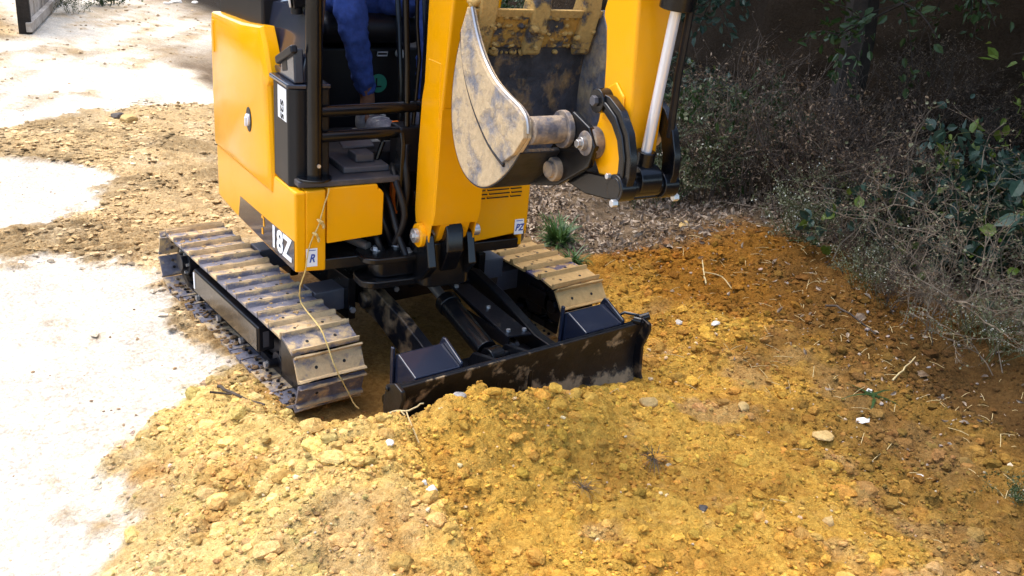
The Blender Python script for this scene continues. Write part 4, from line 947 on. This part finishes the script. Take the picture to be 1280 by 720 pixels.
# ------------------------------------------------------------ twine caught on the machine
def bez(pts, k=5):
    P = [Vector(p) for p in pts]; o = []
    for i in range(len(P)-1):
        q0, q1, q2, q3 = P[max(i-1, 0)], P[i], P[i+1], P[min(i+2, len(P)-1)]
        for j in range(k):
            t = j/k; o.append(.5*((2*q1)+(q2-q0)*t+(2*q0-5*q1+4*q2-q3)*t*t+(3*q1-q0-3*q2+q3)*t**3))
    return o+[P[-1]]
def Bw(x, y, z): v = RB @ Vector((x, y, z)); return (v.x, v.y, v.z)
tw = empty('twine', (.75, -.5, .02)); tag(tw, 'knotted straw twine hanging from the yellow body over the dusty left track', 'twine')
def tpart(pts, r, name='strand', mat='twine'):
    m = MB(); P = bez([Vector(p)-Vector(tw.location) for p in pts]); P = [p+Vector((random.uniform(-1, 1), random.uniform(-1, 1), random.uniform(-1, 1)))*.0012 for p in P]; m.tube(P, r, 6); return m.build(name, M[mat], tw)
UP = [Bw(.572, -.425, .785), Bw(.576, -.452, .70), Bw(.577, -.465, .655), Bw(.575, -.49, .60), Bw(.574, -.505, .55), Bw(.574, -.515, .48), (.47, -.60, .40), (.46, -.588, .338), (.60, -.605, .330), (.70, -.622, .322), (.765, -.604, .21), (.772, -.572, .14), (.785, -.545, .07), (.80, -.53, .045)]
tpart(UP, .0026)
for p in (Bw(.578, -.462, .667), Bw(.577, -.480, .618)):
    for k in range(3):
        a = random.uniform(0, 6); tpart([(p[0], p[1]-.008, p[2]+.008), (p[0]+.009, p[1]+.004*math.cos(a), p[2]+.004*math.sin(a)), (p[0], p[1]+.009, p[2]-.008), (p[0]+.004, p[1]+.014, p[2]-.016-.006*k)], .0042, 'knot')
gy_ = [(.80, -.53), (.84, -.58), (.84, -.64), (.83, -.72), (.83, -.80), (.84, -.88)]
tpart([(x, y, hz(x, y)+.012+random.uniform(0, .012)) for x, y in gy_], .0026)

# ------------------------------------------------------------ notable stones, scraps, twigs
def stone(px, py, r, mat, label, cat='stone', flat=.7, sub_=2, sink=.35, name='stone', jag=.10):
    v, f = ico(sub_); q = rand_rot(1)[0]; sc = rng.uniform(.7, 1.2, 3)
    base = rng.normal(size=(6, 3)); base /= np.linalg.norm(base, axis=1)[:, None]
    w = v.copy()
    for nrm in base:                                # facet cuts
        d = w@nrm; w = np.where((d > .72)[:, None], w-nrm*(d-.72)[:, None], w)
    w = (w*sc*(1+rng.uniform(-jag, jag, (len(w), 1))*.5))@q.T*r; w[:, 2] *= flat
    me = bpy.data.meshes.new(name); me.from_pydata(w.tolist(), [], f.tolist()); me.materials.append(M[mat])
    o = bpy.data.objects.new(name, me); COL.objects.link(o); o.location = (px, py, hz(px, py)+r*flat*(.9-2*sink)); me.polygons.foreach_set('use_smooth', [True]*len(f)); me.set_sharp_from_angle(angle=math.radians(30))
    return tag(o, label, cat)
stone(1.12, -.545, .026, 'stone', 'grey lump of stone on the heap just left of the dozer blade corner')
stone(1.06, -.60, .022, 'stone', 'small flat grey stone lying left of the larger grey lump', flat=.5)
stone(1.43, -.78, .013, 'stonewhite', 'tiny white pebble high on the pale left heap', 'pebble', name='pebble')
stone(1.60, -.77, .014, 'stonewhite', 'upper of two white pebbles beside the heap crease', 'pebble', name='pebble')
stone(1.635, -.765, .017, 'stonewhite', 'larger lower white pebble beside the heap crease', 'pebble', name='pebble')
stone(1.40, .33, .036, 'stonetan', 'big angular tan clod in front of the right end of the blade', 'clod', .6, name='clod')
stone(1.60, .62, .024, 'stonetan', 'tan clod on the open spoil right of the big angular clod', 'clod', name='clod')
stone(1.86, .75, .040, 'stonetan', 'broad flat tan slab of clay on the brown slope', 'clod', .35, name='clod')
stone(2.17, .36, .022, 'stonetan', 'round yellowish lump at the lower right of the spoil', 'clod', .9, name='clod')
stone(1.92, .06, .017, 'stonedark', 'small black stone half buried at the bottom of the spoil', 'stone')
stone(.85, 1.08, .019, 'stonewhite', 'whitish stone lying behind the right track on orange earth')
stone(1.0, 1.15, .021, 'stonewhite', 'cream stone below the forked twig on the orange slope')
stone(-4.02, .05, .055, 'stonedark', 'dark stone at the far edge of the trodden band', flat=.8)
stone(-3.86, .07, .08, 'stonetan', 'pale rock lying in front of the dark stone on the trodden band', flat=.5)
stone(.05, 1.95, .045, 'stonetan', 'tan rock at the foot of the dead leaves behind the orange slope', flat=.7)
stone(.99, -.20, .02, 'stone', 'grey-white stone sitting on the crest of heaped soil by the blade') if False else None
stone(1.26, -.42, .021, 'stone', 'grey-white stone on the crest of the soil heaped against the blade')
def scrap(px, py, s, label, mat='paper', cat='scrap', name='paper_scrap', rz=0., tilt=.4):
    n = 4; vs = []; 
    for i in range(n+1):
        for j in range(n+1):
            u, v = i/n-.5, j/n-.5; vs.append(Vector((u*s*1.5, v*s*(1-.6*abs(u)), .25*s*math.sin(3*u+2*v)+.12*s*random.uniform(-1, 1)+.3*s*abs(v))))
    m = MB(); m.add(vs, [(i*(n+1)+j, (i+1)*(n+1)+j, (i+1)*(n+1)+j+1, i*(n+1)+j+1) for i in range(n) for j in range(n)])
    o = m.build(name, M[mat], None, 0, True, fixn=False); o.modifiers.new('t', 'SOLIDIFY').thickness = .0008
    o.location = (px, py, hz(px, py)+s*.25); o.rotation_euler = (tilt*random.uniform(-1, 1), tilt*random.uniform(-1, 1), rz); return tag(o, label, cat)
scrap(1.87, .98, .030, 'torn white paper scrap on the brown slope right of the clay slab', rz=.5)
scrap(2.19, .83, .020, 'small white scrap alone on the brown soil at lower right', rz=1.2)
scrap(1.76, 1.18, .024, 'pale petal-like scrap at the tip of the green blades', rz=2.)
scrap(1.72, 1.64, .045, 'large curled pale dry leaf on a stalk below the bushes', 'leafdry', 'dry leaf', 'dry_leaf', .3)
scrap(1.30, 1.80, .040, 'curled orange-brown dry leaf hanging at the foot of the weeds', 'leafdry', 'dry leaf', 'dry_leaf', 1.1)
def stick(pts, r, mat, label, cat, name='twig', forks=()):
    P = [Vector((x, y, hz(x, y)+z)) for x, y, z in pts]; m = MB(); pp = bez(P, 4)
    for p in pp[1:-1]: p += Vector((random.uniform(-1, 1), random.uniform(-1, 1), random.uniform(-1, 1)))*r*.7
    m.tube(pp, [r*(1-.5*i/len(pp)) for i in range(len(pp))], 6)
    for fk in forks:
        Q = [Vector((x, y, hz(x, y)+z)) for x, y, z in fk]; m.tube(bez(Q, 3), r*.6, 5)
    o = m.build(name, M[mat]); return tag(o, label, cat)
stick([(.66, 1.46, .015), (.58, 1.53, .035), (.50, 1.60, .05)], .0045, 'straw', 'forked pale twig standing out of the orange slope', 'twig', forks=[[(.60, 1.51, .03), (.66, 1.57, .03), (.74, 1.56, .01)]])
stick([(1.74, 1.38, .01), (1.72, 1.48, .03), (1.70, 1.60, .05)], .004, 'straw', 'thin straw stalk leading to the large curled leaf', 'stalk', 'straw_stalk')
stick([(1.15, 1.75, .02), (1.25, 1.72, .04), (1.45, 1.70, .03)], .006, 'stemdry', 'reddish dead stem lying below the weeds', 'stick', 'dead_stem')
stick([(.50, -.93, .01), (.60, -.92, .03), (.74, -.86, .02)], .007, 'stemdry', 'brown root sticking out of the heap left of the track', 'root', 'root', forks=[[(.60, -.92, .03), (.58, -.99, .03)]])
stick([(1.14, -.60, .02), (1.20, -.57, .045), (1.22, -.53, .03)], .004, 'straw', 'wispy straw fibres at the top of the heap crease', 'straw', 'straw_fibre', forks=[[(1.17, -.585, .03), (1.22, -.60, .02)], [(1.19, -.575, .04), (1.25, -.60, .01), (1.34, -.62, .01)]])
stick([(1.10, -.47, .5), (1.10, -.47, .5)], .001, 'straw', 'x', 'x') if False else None
def tuft(px, py, n, L, r, mat, label, cat, name, droop=.7, spread=1., up=.5, seed=None):
    m = MB()
    for i in range(n):
        a = random.uniform(0, 2*PI); l = L*random.uniform(.5, 1); d = Vector((math.cos(a), math.sin(a), 0))*spread; p = Vector((random.uniform(-1, 1)*L*.12, random.uniform(-1, 1)*L*.12, 0)); path = []
        u = random.uniform(.3, 1.0)*up
        for k in range(5):
            t = k/4; path.append(p+d*l*t+Vector((0, 0, l*(u*t*1.6-droop*t*t))))
        w = Vector((-d.y, d.x, 0)).normalized()*r
        vs = []
        for k, q in enumerate(path):
            ww = w*(1-.8*k/4); vs += [q-ww, q+ww]
        m.add(vs, [(2*k, 2*k+1, 2*k+3, 2*k+2) for k in range(4)])
    o = m.build(name, M[mat], None, 0, False, fixn=False); o.location = (px, py, hz(px, py)+.005); return tag(o, label, cat)
tuft(1.66, -.21, 46, .10, .0010, 'leafdry', 'frayed tuft of pale dry grass in the hollow of the spoil', 'grass tuft', 'dry_grass_tuft', .5, .8, .6)
tuft(1.66, .10, 40, .10, .0015, 'stemdry', 'greyish dead roots tangled on the spoil right of the pale tuft', 'root tangle', 'root_tangle', .6, 1, .5)
tuft(-.25, 1.28, 220, .24, .008, 'leafgrass', 'clump of green weed beside the rear of the right track', 'weed', 'green_weed', .55, .6, .9)
tuft(.02, 1.16, 70, .18, .006, 'leafgrass', 'smaller grassy weed just in front of the green clump', 'weed', 'green_weed', .55, .7, .7)
tuft(.65, 2.34, 26, .22, .006, 'leaf', 'blades of green grass at the top of the orange slope', 'grass', 'grass_clump', .4, .9, .35)
tuft(.72, .98, 16, .10, .005, 'leaf', 'few green blades pressed into the soil right of the blade', 'grass', 'grass_clump', .3, .9, .2)
tuft(1.80, 1.16, 9, .17, .007, 'leaf', 'strap-like dark green leaf blades fallen on the brown slope', 'leaf', 'grass_clump', .3, .9, .15)

# ------------------------------------------------------------ plants
def leaf_cloud(P, D, size, asp=.55, fold=.25, jit=.9):
    """rounded, folded leaf blades (8 triangles) at points P with outward direction D"""
    n = len(P); d = D/np.maximum(np.linalg.norm(D, axis=1)[:, None], 1e-6)+rng.normal(size=(n, 3))*jit; d /= np.linalg.norm(d, axis=1)[:, None]
    w = np.cross(d, rng.normal(size=(n, 3))); w /= np.linalg.norm(w, axis=1)[:, None]; u = np.cross(w, d)
    s = np.asarray(size)[:, None] if hasattr(size, '__len__') else size*rng.uniform(.45, 1.3, (n, 1))
    c = rng.uniform(-.25, .35, (n, 1)); q = lambda t, k, f: P+d*s*t+w*s*asp*k+u*s*(fold*f-c*t*t)
    V = np.stack([q(0, 0, 0), q(.22, .36, .3), q(.22, -.36, .3), q(.35, 0, 0), q(.58, .42, .42), q(.58, -.42, .42), q(.72, 0, 0), q(1, 0, .1)], 1).reshape(-1, 3); base = (np.arange(n)*8)[:, None, None]
    F = np.array([[0, 1, 3], [0, 3, 2], [1, 4, 3], [3, 4, 6], [2, 3, 5], [3, 6, 5], [6, 4, 7], [6, 7, 5]])[None]+base
    return V, F.reshape(-1, 3)
def tri_mesh(name, V, F, mat): return np_mesh(name, V, F, mat, False)
def grow(n_main, H, spread, levels=3, r0=.006, seg=5, wob=.25, fork=3):
    """branching stems: returns (tubes, tip points, tip directions)"""
    tubes = []; tips = []; 
    def br(p, d, L, r, lv):
        path = [p.copy()]; q = p.copy(); dd = d.copy()
        for k in range(seg):
            dd = (dd+Vector((random.gauss(0, wob), random.gauss(0, wob), random.gauss(0, wob*.6)))).normalized(); q = q+dd*L/seg; path.append(q.copy())
            tips.append((q.copy(), dd.copy(), lv))
        tubes.append((path, r, r*.5))
        if lv < levels:
            for _ in range(fork):
                k = random.randint(seg//2, seg); sd_ = Vector((random.gauss(0, 1), random.gauss(0, 1), random.gauss(.2, .6))).normalized()
                br(path[k], (dd*.7+sd_*.8).normalized(), L*random.uniform(.35, .6), r*.6, lv+1)
    for _ in range(n_main):
        a = random.uniform(0, 2*PI); rr = random.random()**.5*spread
        p = Vector((rr*.5*math.cos(a), rr*.5*math.sin(a), -.03)); d = Vector((math.cos(a)*rr*.9/H, math.sin(a)*rr*.9/H, 1)).normalized()
        br(p, d, H*random.uniform(.45, .75), r0, 1)
    return tubes, tips
def tubes_mb(tubes, n=3):
    m = MB()
    for path, a, b_ in tubes: m.tube(path, [a+(b_-a)*i/(len(path)-1) for i in range(len(path))], n, cap=False)
    return m
def plant_meshes(n_main, H, spread, levels, r0, leaf_n, leaf_s, stem, leaf, fork=3, wob=.25, extra=None, asp=.5, clusters=1, lvmin=1):
    tubes, tips = grow(n_main, H, spread, levels, r0, 5, wob, fork); sm = tubes_mb(tubes).mesh('stems', M[stem])
    T = [t for t in tips if t[2] >= lvmin]; out = [('stems', sm)]
    def lv(n, s, mat, asp_=asp):
        idx = rng.integers(0, len(T), n); P = np.array([tuple(T[i][0]) for i in idx])+rng.normal(size=(n, 3))*leaf_s*.5; D = np.array([tuple(T[i][1]) for i in idx])
        V, F = leaf_cloud(P, D, s, asp_); return tri_mesh('leaves', V, F, M[mat])
    if leaf_n: out.append(('leaves', lv(leaf_n, leaf_s, leaf)))
    if extra: out.append((extra[3] if len(extra) > 3 else 'flowers', lv(extra[0], extra[1], extra[2], .9)))
    return out
def place_plant(kind, tmpl, x, y, rz, sc, label, cat, group=None, dz=0.):
    r = empty(kind, (x, y, hz(x, y, False)+dz), rz); r.scale = (sc, sc, sc*random.uniform(.9, 1.1))
    for nm, me in tmpl:
        o = bpy.data.objects.new(nm, me); COL.objects.link(o); o.parent = r
        if nm in ('seed_heads', 'small_leaves', 'young_leaves'): o['kind'] = 'stuff'
    return tag(r, label, cat, group)
DRY = [plant_meshes(30, .98, .38, 3, .0040, 1300, .022, 'stemdry', 'leafdry', 4, .12, None, .5) for _ in range(3)]
WEED = [plant_meshes(30, .80, .40, 3, .0036, 1800, .022, 'stemgreen', 'leafpale', 3, .2, (420, .014, 'flower', 'seed_heads')) for _ in range(2)]
TWIGGY = [plant_meshes(15, 1.0, .52, 4, .0055, 500, .018, 'stempale', 'leafdry', 3, .30, (500, .018, 'leafpale', 'small_leaves')) for _ in range(2)]
GREEN = [plant_meshes(16, 1.1, .55, 3, .006, 2200, .058, 'stemgreen', 'leaf', 3, .3, None, .75) for _ in range(2)]
CREEP = [plant_meshes(14, .8, .5, 3, .005, 900, .068, 'stemgreen', 'leafblue', 3, .35, (160, .062, 'leafyoung', 'young_leaves'), .8) for _ in range(2)]
PALMY = [plant_meshes(16, 1.0, .5, 3, .005, 1500, .05, 'stemgreen', 'leaf', 3, .25, (500, .03, 'leafpale', 'small_leaves'), .4)]
n_ = 0
specs = [
 ('leafy_weed', PALMY[0], 2.52, .98, .20, 'leafy green weed at the bottom right corner of the spoil', 'weed'),
 ('leafy_bush', PALMY[0], -.75, 2.55, 1.0, 'small-leaved green bush right behind the bucket cylinder rod', 'bush'),
 ('dry_weed_bush', DRY[0], -.10, 2.75, 1.0, 'tall brown dead weeds in the middle of the hedge bottom', 'bush'),
 ('dry_weed_bush', DRY[1], .28, 2.72, .95, 'brown dead weeds right of the tall middle ones', 'bush'),
 ('pale_weed', WEED[0], -.62, 2.30, .98, 'pale weed with silvery leaves low behind the bucket links', 'weed'),
 ('pale_weed', WEED[1], .55, 2.40, .66, 'weed dotted with tiny white flowers left of the twiggy shrub', 'weed'),
 ('twiggy_shrub', TWIGGY[0], 1.05, 2.42, 1.0, 'bare twiggy shrub arching over the brown hollow', 'shrub'),
 ('twiggy_shrub', TWIGGY[1], 1.38, 2.28, .85, 'second bare twiggy shrub nearer the right edge', 'shrub'),
 ('twiggy_shrub', TWIGGY[0], 1.72, 2.30, .80, 'tangled dry shrub at the right edge of the picture', 'shrub'),
 ('creeper', CREEP[0], 1.45, 2.62, 1.0, 'blue-green broad-leaved creeper with light young leaves', 'creeper'),
 ('creeper', CREEP[1], 1.05, 2.85, .95, 'shaded broad-leaved creeper behind the twiggy shrub', 'creeper'),
 ('creeper', CREEP[0], 1.95, 2.75, 1.15, 'broad-leaved creeper climbing at the right edge', 'creeper'),
 ('pale_weed', WEED[0], 1.15, 2.12, .45, 'low pale weed with white seed heads at the foot of the twigs', 'weed'),
 ('pale_weed', WEED[1], 1.78, 2.02, .46, 'low grey-green weed drooping over the brown hollow', 'weed'),
 ('dry_weed_bush', DRY[2], .80, 2.60, .80, 'low brown dead weeds between flowers and twiggy shrub', 'bush'),
 ('dry_weed_bush', DRY[2], -.42, 2.62, .92, 'dead weeds between the small-leaved bush and the tall brown ones', 'bush'),
 ('dry_weed_bush', DRY[1], .52, 2.85, 1.02, 'tall dead weeds just left of the twiggy shrub', 'bush'),
 ('twiggy_shrub', TWIGGY[1], .85, 2.70, .80, 'highest bare shrub arching above the broad-leaved creeper', 'shrub'),
 ('twiggy_shrub', TWIGGY[0], 1.52, 1.98, .50, 'low bare shrub on the lip of the brown hollow', 'shrub'),
 ('twiggy_shrub', TWIGGY[1], 1.95, 2.02, .62, 'bare shrub with grey twigs cut by the right edge', 'shrub'),
 ('dry_weed_bush', DRY[0], 1.30, 2.05, .38, 'small dead weed on top of the brown bank', 'bush'),
 ('dry_weed_bush', DRY[1], .95, 2.28, .42, 'small dead weed at the top of the orange slope', 'bush'),
]
for k, tm_, x, y, sc, lb, ct in specs: place_plant(k, tm_, x, y, random.uniform(0, 6.28), sc, lb, ct)
G1 = 'undergrowth in the shade behind the front weeds'
for i in range(22):
    x = -6.5+i*.45+random.uniform(-.15, .15); y = 3.25+random.uniform(-.2, 1.4)-(.0 if x > -1 else .1*(x+1))*0
    if x < -1.2: y = max(y, 2.9)
    k, tm_ = random.choice((('dry_weed_bush', DRY[i % 3]), ('leafy_bush', GREEN[i % 2]), ('dry_weed_bush', DRY[(i+1) % 3]), ('creeper', CREEP[i % 2])))
    place_plant(k, tm_, x, y, random.uniform(0, 6.28), random.uniform(.55, .85), {'dry_weed_bush': 'brown dead weeds in the deep shade behind the front row', 'leafy_bush': 'dark leafy bush in the deep shade behind the front row', 'creeper': 'shaded creeper in the undergrowth behind the front row'}[k], 'undergrowth', {'dry_weed_bush': 'dead weeds deep in the shade', 'leafy_bush': 'dark bushes deep in the shade', 'creeper': 'creepers deep in the shade'}[k])

# trees over the hedge; their crowns hang over the slope
def crown_mesh(n, R, sz, mat, hole=.42, k=0):
    P = rng.normal(size=(n*4, 3)); P /= np.linalg.norm(P, axis=1)[:, None]; P *= (rng.uniform(.25, 1, (n*4, 1))**.45)
    f = fbm(P[:, 0]*R[0]+k+P[:, 2]*1.7, P[:, 1]*R[1]-P[:, 2]*1.3, 1.1, 3, k); P = P[f > hole][:n]*np.array(R)
    V, F = leaf_cloud(P, P, sz, .6, .3, .8); return tri_mesh('leaves', V, F, M[mat])
CR = [crown_mesh(19000, (1.9, 1.7, 1.5), .10, 'leaf', .40, 3), crown_mesh(19000, (2.0, 1.6, 1.3), .10, 'leaf', .42, 19)]
def branchy(H, R, n=9):
    tubes = []; path = [Vector((0, 0, -.2)), Vector((.05, -.05, H*.25)), Vector((-.06, -.1, H*.55)), Vector((.02, -.2, H*.85))]; pp = bez(path, 4); tubes.append((pp, .13, .07)); top = pp[-1]
    for i in range(n):
        a = 2*PI*i/n+random.uniform(-.3, .3); s0 = pp[random.randint(len(pp)//2, len(pp)-1)]
        e = top+Vector((math.cos(a)*R[0]*.8, math.sin(a)*R[1]*.8, random.uniform(-.2, .9)*R[2])); mid = (s0+e)/2+Vector((0, 0, .25)); q = bez([s0, mid, e], 5); tubes.append((q, .05, .012))
        for _ in range(4):
            b0 = q[random.randint(3, len(q)-1)]; d = Vector((random.gauss(0, 1), random.gauss(0, 1), random.gauss(0, .6))).normalized()*R[0]*.4; tubes.append((bez([b0, b0+d*.5+Vector((0, 0, .05)), b0+d], 3), .018, .005))
    return tubes_mb(tubes, 7), top
def tree(x, y, H, R, cm, label, rz, group=None, off=(0, 0, 0)):
    t = empty('tree', (x, y, hz(x, y, False)), rz); tm_, top = branchy(H, R); tm_.build('trunk', M['bark'], t)
    c = bpy.data.objects.new('crown', cm); COL.objects.link(c); c.parent = t; c.location = top+Vector(off); return tag(t, label, 'tree', group)
tree(-.4, 3.9, 3.3, (1.9, 1.7, 1.3), CR[0], 'broadleaf tree in the hedge behind the brown dead weeds', .3, off=(0, -.5, .7))
tree(2.3, 3.7, 3.2, (1.9, 1.7, 1.3), CR[1], 'broadleaf tree overhanging the right edge of the spoil', 1.9, off=(.3, 0, .7))
tree(-3.4, 4.6, 3.4, (1.9, 1.7, 1.3), CR[1], 'broadleaf tree seen between boom and bucket', 4.0, off=(0, 0, .6))
tree(.9, 5.6, 3.3, (1.9, 1.7, 1.3), CR[0], 'shaded tree standing behind the dark bank right of centre', 2.6, off=(0, 0, .5))
tree(-1.9, 6.3, 3.6, (1.9, 1.7, 1.3), CR[0], 'deepest tree in the shade beyond the dead weeds', 5.2, off=(0, 0, .4))
for i, (x, y) in enumerate(((-7.2, 7.6), (-11.5, 11.2), (3.9, 5.9), (-5.2, 8.8), (-13, 9.8), (5.4, 3.4), (3.2, 8.4), (0.2, 8.8), (-8, 11.5))):
    tree(x, y, 3.2, (1.9, 1.7, 1.3), CR[i % 2], 'tree of the dark wood beyond the hedge', i*1.3, 'trees of the dark wood beyond the hedge', off=(0, 0, .2))
# low boughs with leaves that dip into the top of the picture
def bough(p0, p1, n, s, mat, label, sag=.15):
    root = empty('leafy_bough', p0); P0 = Vector((0, 0, 0)); P1 = Vector(p1)-Vector(p0); mid = P1*.5+Vector((0, 0, sag)); path = bez([P0, mid, P1], 8); tubes = [(path, .016, .004)]; pts = []; ds = []
    for i in range(26):
        b0 = path[random.randint(3, len(path)-1)]; d = Vector((random.gauss(0, 1), random.gauss(0, 1), random.gauss(-.35, .5))).normalized()*random.uniform(.12, .42); q = bez([b0, b0+d*.5+Vector((0, 0, .03)), b0+d], 3); tubes.append((q, .005, .002))
        for k in range(n//26):
            t = q[random.randint(1, len(q)-1)]; pts.append(tuple(t+Vector((random.gauss(0, .03), random.gauss(0, .03), random.gauss(0, .03))))); ds.append(tuple(d))
    tubes_mb(tubes, 5).build('branch', M['bark'], root); V, F = leaf_cloud(np.array(pts), np.array(ds), s, .62, .25, .6); o = bpy.data.objects.new('leaves', tri_mesh('leaves', V, F, M[mat])); COL.objects.link(o); o.parent = root
    return tag(root, label, 'bough')
bough((1.2, 3.8, 1.75), (.25, 2.75, 1.22), 520, .058, 'leaf', 'low leafy bough dipping into the top of the picture right of centre')
bough((2.1, 3.6, 1.6), (1.35, 2.70, 1.12), 620, .060, 'leafyoung', 'light green bough hanging in the upper right corner', .1)
bough((-.3, 3.9, 1.7), (-1.15, 3.0, 1.12), 520, .058, 'leafblue', 'dark bough of leaves above the bucket cylinder')
bough((2.2, 3.2, 1.35), (1.75, 2.6, .80), 480, .075, 'leafblue', 'broad-leaved bough hanging down the right edge', .1)
# dark earth bank closing the view under the trees
bx = np.linspace(-9, 6, 200); bz = np.linspace(0, 1, 26); BX, BZ = np.meshgrid(bx, bz, indexing='ij')
BH = height(BX, 5.2+0*BX, False); BYY = 4.9+BZ*.7+.35*(fbm(BX, BZ*2, .9, 4, 301)-.5)*2+.12*(fbm(BX, BZ*2.0, 5, 4, 302)-.5)+.10*np.abs(np.sin(BZ*22+fbm(BX, BZ, 1.2, 2, 303)*4))*.3; BZZ = BH-.4+BZ*2.0+.15*(fbm(BX, BZ, 1.5, 3, 304)-.5)
I2 = np.arange(BX.size).reshape(BX.shape); F2 = np.stack([I2[:-1, :-1], I2[1:, :-1], I2[1:, 1:], I2[:-1, 1:]], -1).reshape(-1, 4)
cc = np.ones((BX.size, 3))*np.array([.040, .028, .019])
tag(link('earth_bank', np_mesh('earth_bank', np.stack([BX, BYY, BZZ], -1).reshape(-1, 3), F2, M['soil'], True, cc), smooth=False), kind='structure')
# leaf litter (uncountable)
def k_lit(x, y): return masks(x, y)[2]
PL = scatter(26000, -3.2, 2.4, 1.0, 3.4, lambda x, y: k_lit(x, y)*np.where(in_mach(x, y), 0, 1)*(.25+.75*sstep(.4, .6, fbm(x, y, 3, 3, 222))))
PL[:, 2] += .006+.02*rng.uniform(size=len(PL))**2
D = rng.normal(size=PL.shape); D[:, 2] *= .3; V, F = leaf_cloud(PL, D, .022+.040*rng.uniform(size=len(PL))**2, .55, .5, .5)
kk = mat_leaf('leaf_litter', (.16, .10, .06), (.60, .48, .35), .05, 26, .8)
tag(link('leaf_litter', np_mesh('leaf_litter', V, F, kk, False), smooth=False), 'carpet of small dead leaves and chips behind the machine', kind='stuff')
PT = scatter(700, .2, 2.7, .9, 2.4, lambda x, y: masks(x, y)[3]*.8*(1-masks(x, y)[0]))
PT[:, 2] += .006; D = rng.normal(size=PT.shape); D[:, 2] *= .3; V, F = leaf_cloud(PT, D, .014+.030*rng.uniform(size=len(PT))**2, .45, .5, .4)
tag(link('fallen_leaves', np_mesh('fallen_leaves', V, F, kk, False), smooth=False), 'scattered fallen leaves and bark on the brown slope', kind='stuff')
m = MB()
for p in scatter(420, .1, 2.6, .2, 2.6, lambda x, y: .2+masks(x, y)[3]):
    a = random.uniform(0, PI); l = random.uniform(.02, .09); d = Vector((math.cos(a), math.sin(a), random.uniform(-.1, .3)))*l; q = Vector(p)+Vector((0, 0, .008)); m.tube([q-d/2, q+Vector((0, 0, .004)), q+d/2], .0011, 3, cap=False)
tag(m.build('straw_bits', M['straw'], None, 0, False), 'short bits of straw and rootlets strewn on the slope', kind='stuff')

# ------------------------------------------------------------ far left: plank gate, weeds, rubble
gt = empty('plank_gate', (-8.0, .25, 0), math.atan2(1.15, -3.2)); tag(gt, 'weathered wooden plank gate standing open beside the pale road', 'gate')
for i in range(9):
    w = .30; b = MB(); b.bb(.12+i*(w+.012), .12+i*(w+.012)+w, -.012+random.uniform(-.01, .01), .014+random.uniform(-.01, .01), .10, 1.85+random.uniform(-.05, .05)); b.build('plank', M['wood'], gt, .004)
b = MB(); b.prism([(.04, -.06), (.12, -.06), (.12, .06), (.0, .06)], -.05, 2.0, 'z'); b.build('post', M['bark'], gt, .01)
b = MB(); b.bb(.0, 3.0, -.075, -.015, .03, .13); b.build('bottom_rail', M['wood'], gt, .006)
b = MB(); b.bb(.0, 3.0, -.055, -.015, 1.45, 1.55); b.build('top_rail', M['wood'], gt, .006)
for i, (x, y, s, lb) in enumerate(((-9.6, 1.15, 1.0, 'green weed clump at the foot of the plank gate'), (-10.2, 1.75, 1.1, 'green weed clump right of the gate on the road verge'), (-10.9, 2.5, 1.0, 'smallest green weed far along the road verge'))):
    place_plant('roadside_weed', PALMY[0] if i != 1 else GREEN[0], x, y, i*2., s*.42, lb, 'weed')
place_plant('leafy_bush', GREEN[1], -10.3, -.7, 1., 1.2, 'dark bush in the shade left of the gate post', 'bush')
place_plant('leafy_bush', GREEN[0], -9.6, -1.4, 2., 1.3, 'dark bush at the top left corner of the picture', 'bush')
for i, (x, y, sc) in enumerate(((-7.6, -3.4, 1.3), (-8.3, -2.5, 1.4), (-7.2, -4.6, 1.4), (-9.2, -2.0, 1.5), (-6.6, -5.8, 1.4), (-8.6, -4.4, 1.6), (-10.4, -1.9, 1.5))):  # thicket added mostly out of view so the side cover mirrors something dark
    place_plant('leafy_bush', (GREEN if i % 2 else DRY)[i % 2], x, y, i*1.7, sc, 'bush of the thicket added on the left for dark reflections', 'bush', 'thicket added on the left')
for i, (x, y) in enumerate(((-9.4, -4.6), (-8.0, -7.2), (-12, -2.6), (-6.0, -9.5))):  # trees added with it for the same dark reflection
    tree(x, y, 3.2, (1.9, 1.7, 1.3), CR[i % 2], 'tree of the thicket added on the left for dark reflections', i*1.9, 'trees added on the left', off=(0, 0, -.3))
for i in range(26):
    x = -8.9-random.uniform(0, .9)+random.uniform(-.1, .2); y = -.55+random.uniform(-.7, .65)
    o = stone(x, y, random.uniform(.03, .075), random.choice(('stone', 'stonewhite', 'stonedark')), 'rubble stone in the shade left of the plank gate', 'stone', .7, 1); o['group'] = 'rubble stones left of the gate'
for i in range(10):
    o = stone(-10.6+random.uniform(-.5, .3), 2.6+random.uniform(-.4, .7), random.uniform(.04, .08), 'stonewhite', 'white rubble stone far along the road verge', 'stone', .5, 1); o['group'] = 'white rubble along the far verge'
